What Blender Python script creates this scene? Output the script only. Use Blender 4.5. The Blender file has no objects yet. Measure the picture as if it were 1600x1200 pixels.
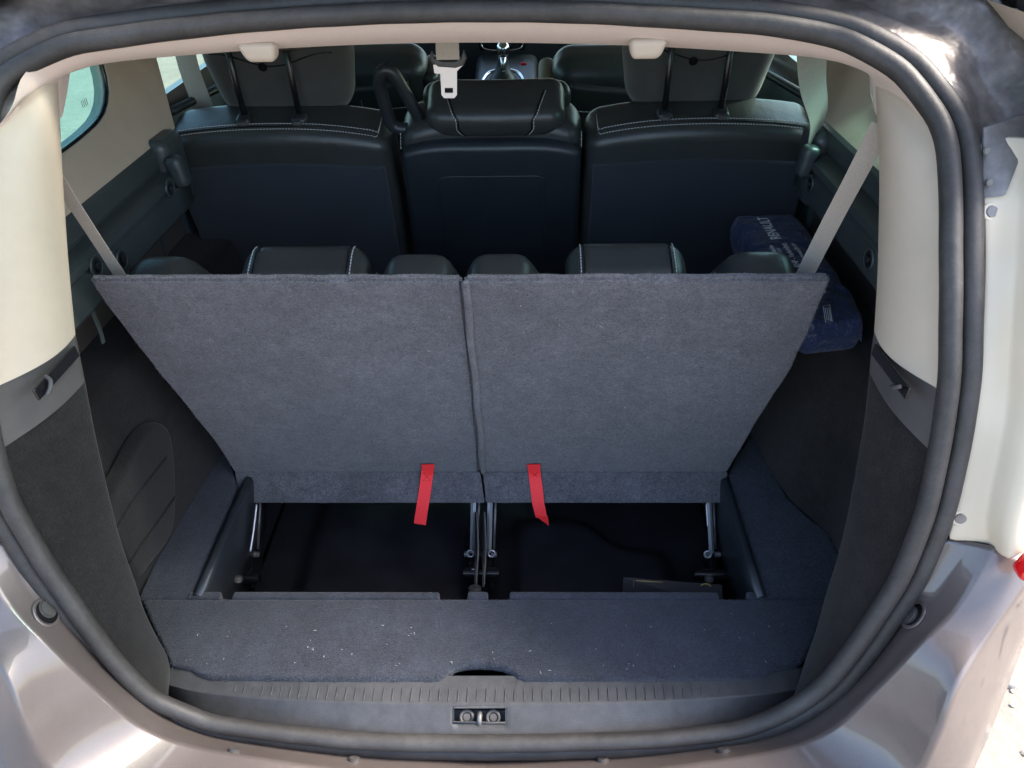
import bpy, bmesh, math, random
import numpy as np
from mathutils import Vector as V, Matrix
random.seed(7); rng = np.random.default_rng(7)
S = bpy.context.scene
C = S.collection
R = math.radians

# ------------------------------------------------------------------ camera, world, sun
CAM = V((0.08, 0.0, 1.70)); FPX = 1200.0
_X = V((1200, 0, 28)).normalized(); _Y = V((28, 845, -1200)).normalized(); _Z = _X.cross(_Y)
ROT = Matrix((_X, _Y, _Z))                       # camera -> world
ROLL = R(0.25)
ROT = ROT @ Matrix.Rotation(-ROLL, 3, 'Z')
cd = bpy.data.cameras.new('camera'); cam = bpy.data.objects.new('camera', cd); C.objects.link(cam)
cam.matrix_world = Matrix.Translation(CAM) @ ROT.to_4x4()
cd.sensor_width = 36; cd.lens = 36 * FPX / 1600; cd.clip_start = 0.02; cd.clip_end = 2000
S.camera = cam

SUN_EL, SUN_AZ = R(50), R(82)                   # azimuth measured from +Y, clockwise: from the right
w = bpy.data.worlds.new('World'); S.world = w; w.use_nodes = True
nt = w.node_tree; bg = nt.nodes['Background']
sky = nt.nodes.new('ShaderNodeTexSky'); sky.sky_type = 'NISHITA'; sky.sun_disc = False
sky.sun_elevation = SUN_EL; sky.sun_rotation = SUN_AZ; sky.dust_density = 3.0; sky.air_density = 1.0
nt.links.new(sky.outputs[0], bg.inputs[0]); bg.inputs[1].default_value = 0.14
ld = bpy.data.lights.new('sun', 'SUN'); ld.energy = 2.0; ld.angle = R(18); ld.color = (1, 0.92, 0.82)
sun = bpy.data.objects.new('sun', ld); C.objects.link(sun)
sd = V((math.sin(SUN_AZ) * math.cos(SUN_EL), math.cos(SUN_AZ) * math.cos(SUN_EL), math.sin(SUN_EL)))
sun.rotation_euler = (-sd).to_track_quat('-Z', 'Y').to_euler()
S.view_settings.view_transform = 'Standard'; S.view_settings.look = 'None'
S.view_settings.gamma = 1; S.view_settings.exposure = 2.55
S.render.engine = 'CYCLES'
S.cycles.max_bounces = 8; S.cycles.transparent_max_bounces = 12

# ------------------------------------------------------------------ helpers: turning measurements into points
def ray(px, py): return (ROT @ V(((px - 800) / FPX, (600 - py) / FPX, -1)))
def Px(px, py, x): d = ray(px, py); return CAM + d * ((x - CAM.x) / d.x)
def Py(px, py, y): d = ray(px, py); return CAM + d * ((y - CAM.y) / d.y)
def Pz(px, py, z): d = ray(px, py); return CAM + d * ((z - CAM.z) / d.z)
def Pp(px, py, o, n): d = ray(px, py); return CAM + d * ((o - CAM).dot(n) / d.dot(n))
_zs = [0.3, 0.58, 0.8, 1.0, 1.2, 1.35, 1.45, 1.515, 1.6]
_ys = [0.64, 0.655, 0.68, 0.72, 0.785, 0.87, 0.975, 1.06, 1.19]
def Yo(z): return float(np.interp(z, _zs, _ys))
def Yo_s(z): return sum(Yo(z + k * 0.02) for k in range(-3, 4)) / 7
def Ps(px, py, dy=0.0):                          # meets the surface of the tailgate opening
    d = ray(px, py); a, b = 0.3, 2.5
    f = lambda t: (CAM.y + d.y * t) - (Yo_s(CAM.z + d.z * t) + dy)
    for _ in range(60):
        m = (a + b) / 2
        if f(m) > 0: b = m
        else: a = m
    return CAM + d * a
def Ns(z):
    g = (Yo_s(z + 0.02) - Yo_s(z - 0.02)) / 0.04
    return V((0, -1, g)).normalized()
def crom(pts, n, closed=False):                   # Catmull-Rom, n samples evenly spaced along the length
    pts = [V(p) for p in pts]; m = len(pts); out = []
    segs = m if closed else m - 1
    for i in range(segs):
        if closed: p0, p1, p2, p3 = (pts[(i + k - 1) % m] for k in range(4))
        else: p0, p1, p2, p3 = pts[max(i - 1, 0)], pts[i], pts[i + 1], pts[min(i + 2, m - 1)]
        for k in range(12):
            t = k / 12
            out.append(0.5 * ((2 * p1) + (p2 - p0) * t + (2 * p0 - 5 * p1 + 4 * p2 - p3) * t * t + (3 * p1 - p0 - 3 * p2 + p3) * t ** 3))
    out.append(pts[0].copy() if closed else pts[-1].copy())
    L = [0]
    for a, b in zip(out, out[1:]): L.append(L[-1] + (b - a).length)
    res = []; j = 0
    cnt = n if closed else n - 1
    for k in range(n):
        s = L[-1] * k / cnt
        while j < len(L) - 2 and L[j + 1] < s: j += 1
        t = (s - L[j]) / max(L[j + 1] - L[j], 1e-9)
        res.append(out[j].lerp(out[j + 1], min(max(t, 0), 1)))
    return res

# ------------------------------------------------------------------ helpers: materials
def mat(name, col, rough=0.5, metal=0.0, coat=0.0, sheen=0.0, bump=None, var=None, spec=0.5, rvar=0.0, trans=None):
    m = bpy.data.materials.new(name); m.use_nodes = True
    t = m.node_tree; b = t.nodes['Principled BSDF']; L = t.links
    b.inputs['Base Color'].default_value = (*col, 1); b.inputs['Roughness'].default_value = rough
    b.inputs['Metallic'].default_value = metal; b.inputs['Coat Weight'].default_value = coat
    b.inputs['Coat Roughness'].default_value = 0.03; b.inputs['Sheen Weight'].default_value = sheen
    b.inputs['Sheen Roughness'].default_value = 0.6; b.inputs['Specular IOR Level'].default_value = spec
    tc = t.nodes.new('ShaderNodeTexCoord')
    def noise(scale, detail=4, rough_=0.6, vec=None):
        n = t.nodes.new('ShaderNodeTexNoise'); n.inputs['Scale'].default_value = scale
        n.inputs['Detail'].default_value = detail; n.inputs['Roughness'].default_value = rough_
        L.new(vec or tc.outputs['Object'], n.inputs['Vector']); return n
    if var:                                         # list of (scale, low, high): multiplies the colour
        prev = None
        for sc, lo, hi in var:
            n = noise(sc); mr = t.nodes.new('ShaderNodeMapRange')
            mr.inputs['From Min'].default_value = 0.3; mr.inputs['From Max'].default_value = 0.7
            mr.inputs['To Min'].default_value = lo; mr.inputs['To Max'].default_value = hi
            L.new(n.outputs['Fac'], mr.inputs['Value'])
            if prev is None: prev = mr.outputs[0]
            else:
                mm = t.nodes.new('ShaderNodeMath'); mm.operation = 'MULTIPLY'
                L.new(prev, mm.inputs[0]); L.new(mr.outputs[0], mm.inputs[1]); prev = mm.outputs[0]
        mx = t.nodes.new('ShaderNodeVectorMath'); mx.operation = 'SCALE'
        mx.inputs[0].default_value = col; L.new(prev, mx.inputs['Scale']); L.new(mx.outputs[0], b.inputs['Base Color'])
    if rvar:
        n = noise(14); mr = t.nodes.new('ShaderNodeMapRange')
        mr.inputs['To Min'].default_value = rough - rvar; mr.inputs['To Max'].default_value = rough + rvar
        L.new(n.outputs['Fac'], mr.inputs['Value']); L.new(mr.outputs[0], b.inputs['Roughness'])
    if bump:                                        # (scale, strength, distance)
        n = noise(bump[0], 3); bp = t.nodes.new('ShaderNodeBump')
        bp.inputs['Strength'].default_value = bump[1]; bp.inputs['Distance'].default_value = bump[2]
        L.new(n.outputs['Fac'], bp.inputs['Height']); L.new(bp.outputs[0], b.inputs['Normal'])
    return m
def glass(name, col, gloss=0.08):
    m = bpy.data.materials.new(name); m.use_nodes = True; t = m.node_tree; t.nodes.clear()
    o = t.nodes.new('ShaderNodeOutputMaterial'); mx = t.nodes.new('ShaderNodeMixShader')
    tr = t.nodes.new('ShaderNodeBsdfTransparent'); tr.inputs[0].default_value = (*col, 1)
    gl = t.nodes.new('ShaderNodeBsdfGlossy'); gl.inputs['Roughness'].default_value = 0.02
    mx.inputs[0].default_value = gloss
    t.links.new(tr.outputs[0], mx.inputs[1]); t.links.new(gl.outputs[0], mx.inputs[2]); t.links.new(mx.outputs[0], o.inputs[0])
    return m
M = {
 'paint': mat('taupe_paint', (0.125, 0.103, 0.096), 0.42, 0.3, 0.7, var=[(900, 0.9, 1.1), (60, .96, 1.04)]),
 'paint_dirty': mat('dusty_paint', (0.21, 0.185, 0.17), 0.42, 0.25, 0.25, var=[(9, 0.28, 1.35), (40, 0.7, 1.2)], bump=(16, 0.6, 0.015), rvar=0.12),
 'rubber': mat('seal_rubber', (0.032, 0.030, 0.029), 0.58, var=[(9, 0.7, 1.4), (60, .85, 1.2), (300, 0.85, 1.15)], bump=(45, 0.25, 0.004), rvar=0.12),
 'cream': mat('cream_plastic', (0.47, 0.39, 0.305), 0.55, var=[(2.5, 0.92, 1.05), (30, .97, 1.03)], bump=(700, 0.25, 0.0008)),
 'cream_fabric': mat('cream_headliner', (0.58, 0.465, 0.395), 0.9, sheen=0.2, var=[(5, 0.95, 1.04), (700, 0.92, 1.06)], bump=(900, 0.3, 0.0008)),
 'lampwhite': mat('lamp_housing_plastic', (0.62, 0.535, 0.405), 0.35, var=[(6, 0.93, 1.04)], rvar=0.08),
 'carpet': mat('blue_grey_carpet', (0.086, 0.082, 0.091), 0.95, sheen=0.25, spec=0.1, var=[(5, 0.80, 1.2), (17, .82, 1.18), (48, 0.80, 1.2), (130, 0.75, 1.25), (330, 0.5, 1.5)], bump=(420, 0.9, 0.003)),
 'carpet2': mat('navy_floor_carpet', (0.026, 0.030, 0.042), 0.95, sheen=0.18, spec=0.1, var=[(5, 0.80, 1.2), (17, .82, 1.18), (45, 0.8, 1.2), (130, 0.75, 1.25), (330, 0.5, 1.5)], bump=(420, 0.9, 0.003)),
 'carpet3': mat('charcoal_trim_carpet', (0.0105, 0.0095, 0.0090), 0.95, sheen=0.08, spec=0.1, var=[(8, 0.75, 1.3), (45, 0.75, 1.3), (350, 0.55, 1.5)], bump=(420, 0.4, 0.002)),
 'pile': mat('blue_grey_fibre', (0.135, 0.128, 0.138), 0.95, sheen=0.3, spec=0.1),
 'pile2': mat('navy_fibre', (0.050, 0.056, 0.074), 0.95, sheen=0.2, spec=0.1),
 'leather': mat('black_leather', (0.036, 0.039, 0.038), 0.36, var=[(12, 0.85, 1.15)], bump=(45, 0.18, 0.006), rvar=0.06),
 'leather2': mat('charcoal_cloth', (0.045, 0.044, 0.041), 0.7, sheen=0.25, var=[(20, 0.85, 1.15), (700, 0.8, 1.2)], bump=(900, 0.4, 0.001)),
 'backcloth': mat('dark_navy_back_cloth', (0.011, 0.0155, 0.024), 0.85, sheen=0.2, var=[(10, 0.8, 1.2), (700, 0.7, 1.3)], bump=(800, 0.5, 0.001)),
 'plastic': mat('dark_plastic', (0.022, 0.026, 0.031), 0.36, var=[(15, 0.85, 1.15)], bump=(700, 0.25, 0.0008), rvar=0.06),
 'rail': mat('side_rail_plastic', (0.042, 0.053, 0.055), 0.38, var=[(15, 0.85, 1.15)], bump=(700, 0.2, 0.0008)),
 'greyplastic': mat('charcoal_grey_plastic', (0.060, 0.056, 0.054), 0.55, var=[(12, 0.85, 1.15)], bump=(600, 0.3, 0.0008)),
 'sill': mat('sill_plastic', (0.042, 0.043, 0.046), 0.55, var=[(6, 0.8, 1.25), (60, 0.8, 1.2)], bump=(500, 0.4, 0.001), rvar=0.1),
 'tub': mat('black_tub_plastic', (0.017, 0.018, 0.021), 0.30, var=[(12, 0.7, 1.3), (200, 0.8, 1.2)], bump=(500, 0.3, 0.001)),
 'black': mat('black_paint_metal', (0.008, 0.008, 0.009), 0.25),
 'steel': mat('bare_steel', (0.62, 0.62, 0.64), 0.35, 0.6),
 'chrome': mat('chrome', (0.75, 0.75, 0.77), 0.08, 1.0),
 'bracket': mat('hinge_steel', (0.21, 0.20, 0.19), 0.45, 0.45, var=[(9, 0.4, 1.2), (60, 0.8, 1.2)], bump=(40, 0.3, 0.004), rvar=0.1),
 'sealer': mat('seam_sealer', (0.26, 0.235, 0.22), 0.6, bump=(60, 0.8, 0.01), var=[(30, 0.5, 1.2)]),
 'belt': mat('beige_webbing', (0.40, 0.345, 0.285), 0.75, sheen=0.2, bump=(1200, 0.5, 0.0006), var=[(600, 0.85, 1.1)]),
 'greenstrap': mat('grey_green_strap', (0.07, 0.09, 0.085), 0.6),
 'red': mat('red_strap_webbing', (0.90, 0.014, 0.018), 0.6, sheen=0.1, bump=(1400, 0.5, 0.0006), var=[(500, 0.88, 1.08)]),
 'redstitch': mat('dark_red_thread', (0.30, 0.004, 0.006), 0.7),
 'redlens': mat('red_lamp_lens', (0.75, 0.008, 0.01), 0.1, coat=1.0),
 'thread': mat('pale_thread', (0.62, 0.63, 0.62), 0.7),
 'bag': mat('navy_nylon', (0.012, 0.028, 0.088), 0.42, sheen=0.15, var=[(18, 0.75, 1.3)], bump=(28, 0.9, 0.022)),
 'print': mat('white_print', (0.82, 0.83, 0.86), 0.6),
 'gold': mat('gold_print', (0.55, 0.40, 0.12), 0.4, 0.3),
 'card': mat('black_leaflet', (0.008, 0.008, 0.010), 0.65),
 'buckle': mat('pale_metal_tongue', (0.72, 0.68, 0.64), 0.35, 0.35),
 'lint': mat('pale_lint', (0.62, 0.60, 0.55), 0.9),
 'doorteal': mat('door_card_teal', (0.05, 0.075, 0.078), 0.5),
 'beige_door_lit_wing': mat('door_beige_and_lit_wing', (0.24, 0.20, 0.14), 0.6),  # door armrest beige; also colours window light onto one front seat wing
 'ground': mat('pale_dusty_ground', (0.19, 0.166, 0.14), 0.95, var=[(0.9, 0.88, 1.10), (9, 0.88, 1.1), (60, 0.92, 1.08)], bump=(25, 0.35, 0.02)),
 'stone': mat('pale_stone', (0.22, 0.21, 0.195), 0.9, var=[(6, 0.7, 1.2), (40, 0.85, 1.15)], bump=(60, 0.6, 0.01)),
 'redled': mat('red_switch', (0.6, 0.01, 0.02), 0.3),
 'qglass': glass('quarter_glass', (0.58, 0.84, 0.81)),
 'wglass': glass('door_glass', (0.74, 0.87, 0.83)),
 'tglass': glass('tailgate_glass', (0.10, 0.15, 0.15)),
 'wscreen': glass('windscreen_glass', (0.82, 0.89, 0.87)),
}
# ------------------------------------------------------------------ helpers: objects
def empty(name, loc, label=None, cat=None, group=None):
    o = bpy.data.objects.new(name, None); C.objects.link(o); o.location = loc; o.empty_display_size = 0.05
    if label: o['label'] = label; o['category'] = cat
    if group: o['group'] = group
    return o
def link(name, me, m, parent=None, smooth=True, ang=35, mtx=None):
    o = bpy.data.objects.new(name, me); C.objects.link(o)
    if m: me.materials.append(M[m] if isinstance(m, str) else m)
    if smooth:
        me.shade_smooth()
        if ang: me.set_sharp_from_angle(angle=R(ang))
    if mtx is not None: me.transform(mtx)
    if parent:
        o.parent = parent
        o.matrix_parent_inverse = Matrix.Translation(-parent.location)     # meshes are built in world space
    return o
def mesh(verts, faces, name='m'):
    me = bpy.data.meshes.new(name); me.from_pydata([tuple(v) for v in verts], [], faces); me.update(); return me
def from_bm(bm, normals=True):
    if normals: bmesh.ops.recalc_face_normals(bm, faces=bm.faces)
    me = bpy.data.meshes.new('m'); bm.to_mesh(me); bm.free(); return me
def loft(rows, close_u=False):
    n = len(rows[0]); vs = [p for r in rows for p in r]; fs = []
    for i in range(len(rows) - 1):
        for j in range(n if close_u else n - 1):
            k = (j + 1) % n
            fs.append((i * n + j, i * n + k, (i + 1) * n + k, (i + 1) * n + j))
    return mesh(vs, fs)
def solid(o, th, off=-1, bev=0):
    s = o.modifiers.new('solid', 'SOLIDIFY'); s.thickness = th; s.offset = off
    if bev:
        b = o.modifiers.new('bev', 'BEVEL'); b.width = bev; b.segments = 2; b.limit_method = 'ANGLE'; b.angle_limit = R(40)
    return o
def subd(o, l=1):
    s = o.modifiers.new('sub', 'SUBSURF'); s.levels = l; s.render_levels = l; return o
def axis(h, r, m, k=4):
    e = [-h + r * t / k for t in range(k + 1)]
    i = [(-h + r) + (2 * (h - r)) * t / m for t in range(1, m)]
    return e + i + [-x for x in reversed(e)]
def rmap(p, h, r):
    q = V([max(-a + r, min(a - r, c)) for c, a in zip(p, h)]); d = V(p) - q
    return q + d.normalized() * r if d.length > 1e-9 else q
def rbox_me(size, r, fn=None, m=(6, 3, 6), k=3):
    h = [s / 2 for s in size]; r = min(r, min(h) * 0.999)
    A = [axis(h[i], r, m[i], k) for i in range(3)]
    bm = bmesh.new(); cache = {}
    def vert(p):
        key = tuple(round(c, 6) for c in p)
        if key not in cache:
            q = rmap(p, h, r)
            if fn: q = fn(q)
            cache[key] = bm.verts.new(q)
        return cache[key]
    for ax in range(3):
        u, v = [i for i in range(3) if i != ax]
        for s in (-h[ax], h[ax]):
            for i in range(len(A[u]) - 1):
                for j in range(len(A[v]) - 1):
                    f = []
                    for a, b in ((i, j), (i + 1, j), (i + 1, j + 1), (i, j + 1)):
                        p = [0, 0, 0]; p[ax] = s; p[u] = A[u][a]; p[v] = A[v][b]; f.append(vert(p))
                    if len(set(f)) == 4: bm.faces.new(f)
    return from_bm(bm)
def rbox(name, size, r, m, parent, mtx, fn=None, div=(6, 3, 6), k=3):
    return link(name, rbox_me(size, r, fn, div, k), m, parent, ang=None if r > 0.002 else 40, mtx=mtx)
def T(x, y, z): return Matrix.Translation((x, y, z))
def frame(o, x, z):                                 # matrix with given x and z axes
    z = V(z).normalized(); x = V(x); x = (x - z * x.dot(z)).normalized(); y = z.cross(x)
    m = Matrix((x, y, z)).transposed().to_4x4(); m.translation = V(o); return m
def tube(path, r, seg=8, closed=False, flat=1.0, up=V((0, 0, 1)), caps=True):
    n = len(path); rows = []
    for i, p in enumerate(path):
        a = path[(i - 1) % n] if closed or i else p; b = path[(i + 1) % n] if closed or i < n - 1 else p
        t = (V(b) - V(a)).normalized(); s = t.cross(up)
        if s.length < 1e-4: s = t.cross(V((0, 1, 0)))
        s.normalize(); u = s.cross(t); rr = r[i] if isinstance(r, (list, tuple)) else r
        rows.append([V(p) + s * math.cos(2 * math.pi * k / seg) * rr + u * math.sin(2 * math.pi * k / seg) * rr * flat for k in range(seg)])
    vs = [p for r_ in rows for p in r_]; fs = []
    for i in range(n if closed else n - 1):
        for j in range(seg):
            k = (j + 1) % seg; i2 = (i + 1) % n
            fs.append((i * seg + j, i * seg + k, i2 * seg + k, i2 * seg + j))
    if caps and not closed: fs += [tuple(reversed(range(seg))), tuple(range((n - 1) * seg, n * seg))]
    return mesh(vs, fs)
def sweep(path, frames, sec, closed=True):
    rows = [[p + a * u + b * v for a, b in sec] for p, (u, v) in zip(path, frames)]
    if closed: rows.append(rows[0])
    me = loft(rows, True)
    bm = bmesh.new(); bm.from_mesh(me); bmesh.ops.remove_doubles(bm, verts=bm.verts, dist=1e-6); return from_bm(bm)
def prism(pts, n, th, bev=0.0, seg=2):              # outline extruded by th along -n
    bm = bmesh.new(); vs = [bm.verts.new(p) for p in pts]; f = bm.faces.new(vs)
    r = bmesh.ops.extrude_face_region(bm, geom=[f])
    for v in r['geom']:
        if isinstance(v, bmesh.types.BMVert): v.co -= V(n).normalized() * th
    bmesh.ops.recalc_face_normals(bm, faces=bm.faces)
    if bev:
        es = [e for e in bm.edges if e.calc_face_angle(0) > R(50)]
        bmesh.ops.bevel(bm, geom=es, offset=bev, segments=seg, profile=0.5, affect='EDGES', clamp_overlap=True)
    bmesh.ops.triangulate(bm, faces=[f for f in bm.faces if len(f.verts) > 4])
    return from_bm(bm)
def cyl(name, r, h, m, parent, mtx, seg=24, bev=0.0, r2=None):
    bm = bmesh.new(); bmesh.ops.create_cone(bm, cap_ends=True, segments=seg, radius1=r, radius2=r if r2 is None else r2, depth=h)
    if bev: bmesh.ops.bevel(bm, geom=[e for e in bm.edges if e.calc_face_angle(0) > R(50)], offset=bev, segments=2, affect='EDGES')
    return link(name, from_bm(bm), m, parent, mtx=mtx)
def torus(name, Rr, r, m, parent, mtx, flat=1.0, seg=28):
    path = [V((Rr * math.cos(a), Rr * math.sin(a), 0)) for a in [2 * math.pi * k / seg for k in range(seg)]]
    return link(name, tube(path, r, 8, True, flat), m, parent, ang=None, mtx=mtx)
def ribbon(name, path, wdirs, wid, th, m, parent=None):
    rows = []
    n = len(path)
    for i, p in enumerate(path):
        t = (path[min(i + 1, n - 1)] - path[max(i - 1, 0)]).normalized()
        wd = wdirs[i] if isinstance(wdirs, list) else wdirs
        s = (wd - t * wd.dot(t)).normalized(); nn = s.cross(t)
        h = wid / 2; k = th / 2
        rows.append([p + s * h + nn * k, p - s * h + nn * k, p - s * h - nn * k, p + s * h - nn * k])
    vs = [q for r in rows for q in r]; fs = []
    for i in range(n - 1):
        for j in range(4):
            fs.append((i * 4 + j, i * 4 + (j + 1) % 4, (i + 1) * 4 + (j + 1) % 4, (i + 1) * 4 + j))
    fs += [(3, 2, 1, 0), tuple(range((n - 1) * 4, n * 4))]
    return link(name, mesh(vs, fs), m, parent, ang=40)
def dashes(name, paths, m, parent, on=0.0045, off=0.002, r=0.0007):
    vs, fs = [], []
    for path in paths:
        L = sum((b - a).length for a, b in zip(path, path[1:]))
        n = max(int(L / (on + off)), 1); fine = crom(path, n * 3 + 1)
        for k in range(n):
            a, b = fine[k * 3], fine[min(k * 3 + 2, len(fine) - 1)]
            t = (b - a).normalized(); s = t.cross(V((0.3, 0.2, 1))).normalized(); u = s.cross(t); i0 = len(vs)
            for p in (a, b):
                for q in range(4): vs.append(p + s * r * math.cos(q * math.pi / 2) + u * r * math.sin(q * math.pi / 2))
            for q in range(4): fs.append((i0 + q, i0 + (q + 1) % 4, i0 + 4 + (q + 1) % 4, i0 + 4 + q))
    o = link(name, mesh(vs, fs), m, parent, smooth=False); o['kind'] = 'stuff'; return o
def pile(o, n, length, m, parent, nfilter=None, wid=0.0005, name='carpet_pile', curl=0.9):   # loose fibres standing on a carpet
    dg = bpy.context.evaluated_depsgraph_get(); dg.update()
    ev = o.evaluated_get(dg); me = ev.to_mesh(); me.calc_loop_triangles()
    co = np.empty(len(me.vertices) * 3); me.vertices.foreach_get('co', co); co = co.reshape(-1, 3)
    tri = np.empty(len(me.loop_triangles) * 3, dtype=int); me.loop_triangles.foreach_get('vertices', tri); tri = tri.reshape(-1, 3)
    a, b, c = co[tri[:, 0]], co[tri[:, 1]], co[tri[:, 2]]
    nr = np.cross(b - a, c - a); ar = np.linalg.norm(nr, axis=1) + 1e-12; nr = nr / ar[:, None]
    wgt = ar.copy()
    if nfilter is not None: wgt = wgt * (nr @ np.array(nfilter) > 0.05)
    idx = rng.choice(len(tri), n, p=wgt / wgt.sum())
    u, v = rng.random(n), rng.random(n); sw = u + v > 1; u[sw] = 1 - u[sw]; v[sw] = 1 - v[sw]
    p = a[idx] + (b - a)[idx] * u[:, None] + (c - a)[idx] * v[:, None]
    d = nr[idx] * 0.6 + rng.normal(0, curl, (n, 3)); d /= np.linalg.norm(d, axis=1)[:, None]
    flip = (d * nr[idx]).sum(1); d = d - nr[idx] * np.minimum(flip - 0.12, 0)[:, None]
    ln = length * (0.4 + rng.random(n) ** 2 * 1.2)
    s = np.cross(d, rng.normal(0, 1, (n, 3))); s /= np.linalg.norm(s, axis=1)[:, None]
    vs = np.empty((n, 3, 3)); vs[:, 0] = p + s * wid; vs[:, 1] = p - s * wid; vs[:, 2] = p + d * ln[:, None]
    k = bpy.data.meshes.new(name); k.vertices.add(n * 3); k.loops.add(n * 3); k.polygons.add(n)
    k.vertices.foreach_set('co', vs.ravel()); k.loops.foreach_set('vertex_index', np.arange(n * 3))
    k.polygons.foreach_set('loop_start', np.arange(n) * 3); k.polygons.foreach_set('loop_total', np.full(n, 3)); k.update(); k.validate()
    ev.to_mesh_clear()
    q = link(name, k, m, parent, smooth=False); q['kind'] = 'stuff'; return q
def text_me(s, size=1.0, ext=0.0):
    cu = bpy.data.curves.new('t', 'FONT'); cu.body = s; cu.size = size; cu.extrude = ext; cu.offset = 0.022
    o = bpy.data.objects.new('t', cu); C.objects.link(o); dg = bpy.context.evaluated_depsgraph_get(); dg.update()
    me = bpy.data.meshes.new_from_object(o.evaluated_get(dg)); bpy.data.objects.remove(o); bpy.data.curves.remove(cu); return me

# ================================================================== ground
gm = mesh([(-300, -300, 0), (300, -300, 0), (300, 300, 0), (-300, 300, 0)], [(0, 1, 2, 3)])
g = link('ground', gm, 'ground', smooth=False); g['kind'] = 'structure'
vs, fs = [], []
def stone(c, s):
    bm = bmesh.new(); bmesh.ops.create_icosphere(bm, subdivisions=1, radius=1); i0 = len(vs)
    for v in bm.verts: vs.append((c[0] + v.co.x * s * random.uniform(.7, 1.2), c[1] + v.co.y * s * random.uniform(.7, 1.2), c[2] + v.co.z * s * .6 * random.uniform(.6, 1.2)))
    for f in bm.faces: fs.append(tuple(i0 + v.index for v in f.verts))
    bm.free()
for k in range(900):
    sx = 1 if k % 3 else -1
    stone((sx * random.uniform(0.75, 2.4), random.uniform(0.0, 2.6), 0.002), 0.006 + 0.03 * random.random() ** 4)
g2 = link('gravel', mesh(vs, fs), 'stone', ang=60); g2['kind'] = 'stuff'; g2['label'] = 'loose pale stones scattered over the dusty ground'; g2['category'] = 'gravel'

# ================================================================== car: opening, paintwork
car = empty('car', (0, 1.5, 0), 'taupe car seen through its open tailgate, beige pillars and black interior', 'car')
RB = [(745, 1159), (950, 1156), (1050, 1150), (1150, 1138), (1205, 1120), (1268, 1083), (1316, 1033), (1363, 967), (1404, 900), (1443, 800), (1466, 700), (1480, 600), (1483, 500), (1484, 400), (1483, 300), (1478, 235), (1466, 195), (1450, 168), (1425, 135), (1398, 108), (1350, 79), (1300, 60), (1200, 42), (1050, 30), (900, 23), (750, 20)]
LB = [(600, 24), (425, 33), (250, 52), (160, 64), (100, 76), (40, 105), (0, 137), (-18, 190), (-32, 300), (-36, 400), (-32, 500), (-24, 600), (-10, 690), (17, 780), (57, 855), (92, 910), (133, 967), (180, 1030), (231, 1083), (285, 1110), (350, 1130), (500, 1150), (620, 1157)]
seal_ctrl = [Ps(*p) for p in RB + LB]
SP = crom(seal_ctrl, 320, True)
SP = [p + Ns(p.z) * (.0005 * math.sin(i * .31) + .0003 * math.sin(i * .83 + 1)) for i, p in enumerate(SP)]
FR = []
for i, p in enumerate(SP):
    t = (SP[(i + 2) % len(SP)] - SP[i - 2]).normalized(); nn = Ns(p.z)
    u = t.cross(nn).normalized()                      # towards the inside of the opening or outside, fixed below
    if u.dot(V((0, 1.0, 1.08)) - p) < 0: u = -u
    FR.append((u, nn))
def ell(ca, cb, ra, rb, n=14, e=1.0): return [(ca + ra * math.cos(2 * math.pi * k / n), cb + rb * math.sin(2 * math.pi * k / n)) for k in range(n)]
ws = link('weatherstrip', sweep(SP, FR, ell(0, 0.003, 0.0125, 0.0135)), 'rubber', car, ang=None)
ws['label'] = 'black rubber seal running all round the boot opening'
link('outer_lip', sweep(SP, FR, ell(-0.0262, 0.001, 0.0125, 0.0115)), 'rubber', ws, ang=None)
link('flange_channel', sweep(SP, FR, [(0.006, -0.008), (-0.034, -0.008), (-0.034, -0.003), (0.006, -0.003)]), 'black', ws)

fmj = frame(SP[0], FR[0][0], (SP[1] - SP[-1]))
link('seal_join', sweep(SP[:3], FR[:3], ell(0, 0.003, 0.0130, 0.0140), False), 'rubber', ws, ang=None)
def mir(p): return V((-p.x + 0.018, p.y, p.z))
# painted gutter and bumper (right half measured, left half its mirror image)
O_ = [(745, 1185), (950, 1181), (1090, 1170), (1200, 1148), (1290, 1100), (1350, 1047), (1407, 967), (1447, 900), (1475, 845)]
A_ = [(745, 1222, .60), (950, 1212, .60), (1090, 1196, .60), (1215, 1176, .605), (1300, 1143, .61), (1372, 1078, .615), (1440, 1010, .625), (1500, 947, .65), (1553, 853, .69)]
B_ = [(745, 1330, .50), (950, 1320, .50), (1120, 1300, .50), (1290, 1280, .505), (1415, 1225, .525), (1462, 1150, .545), (1492, 1070, .575), (1535, 1000, .615), (1610, 895, .67)]
C_ = [(745, 1500, .47), (960, 1490, .47), (1130, 1480, .475), (1310, 1420, .48), (1465, 1290, .52), (1530, 1170, .58), (1572, 1065, .66), (1605, 985, .72), (1668, 890, .80)]
N = 110
Oc = crom([Ps(*p, 0.012) for p in O_], N); Ac = crom([Py(*p) for p in A_], N); Bc = crom([Py(*p) for p in B_], N); Cc = crom([Py(*p) for p in C_], N)
def body_cols(i):
    O, A, B, Cq = Oc[i], Ac[i], Bc[i], Cc[i]
    n1 = V((0, -0.6, 0.8)); ctr = V((0, .7, 1.1)); out = (A - ctr).normalized()
    g1 = O.lerp(A, 0.15) + V((0, 0.008, 0)); g2_ = O.lerp(A, 0.6) + V((0, 0.004, 0))
    mb = A.lerp(B, 0.5) + out * 0.012 + V((0, 0, 0.006)); mc = B.lerp(Cq, 0.5) + out * 0.014
    D = Cq + V((-0.01, 0.05, -0.28)); E = D + V((-0.05, 0.1, -0.12))
    return [O, g1, g2_, A.lerp(O, 0.06), A, A.lerp(B, 0.035), mb, B.lerp(mb, 0.09), B, B.lerp(mc, 0.09), mc, Cq, D, E]
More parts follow.
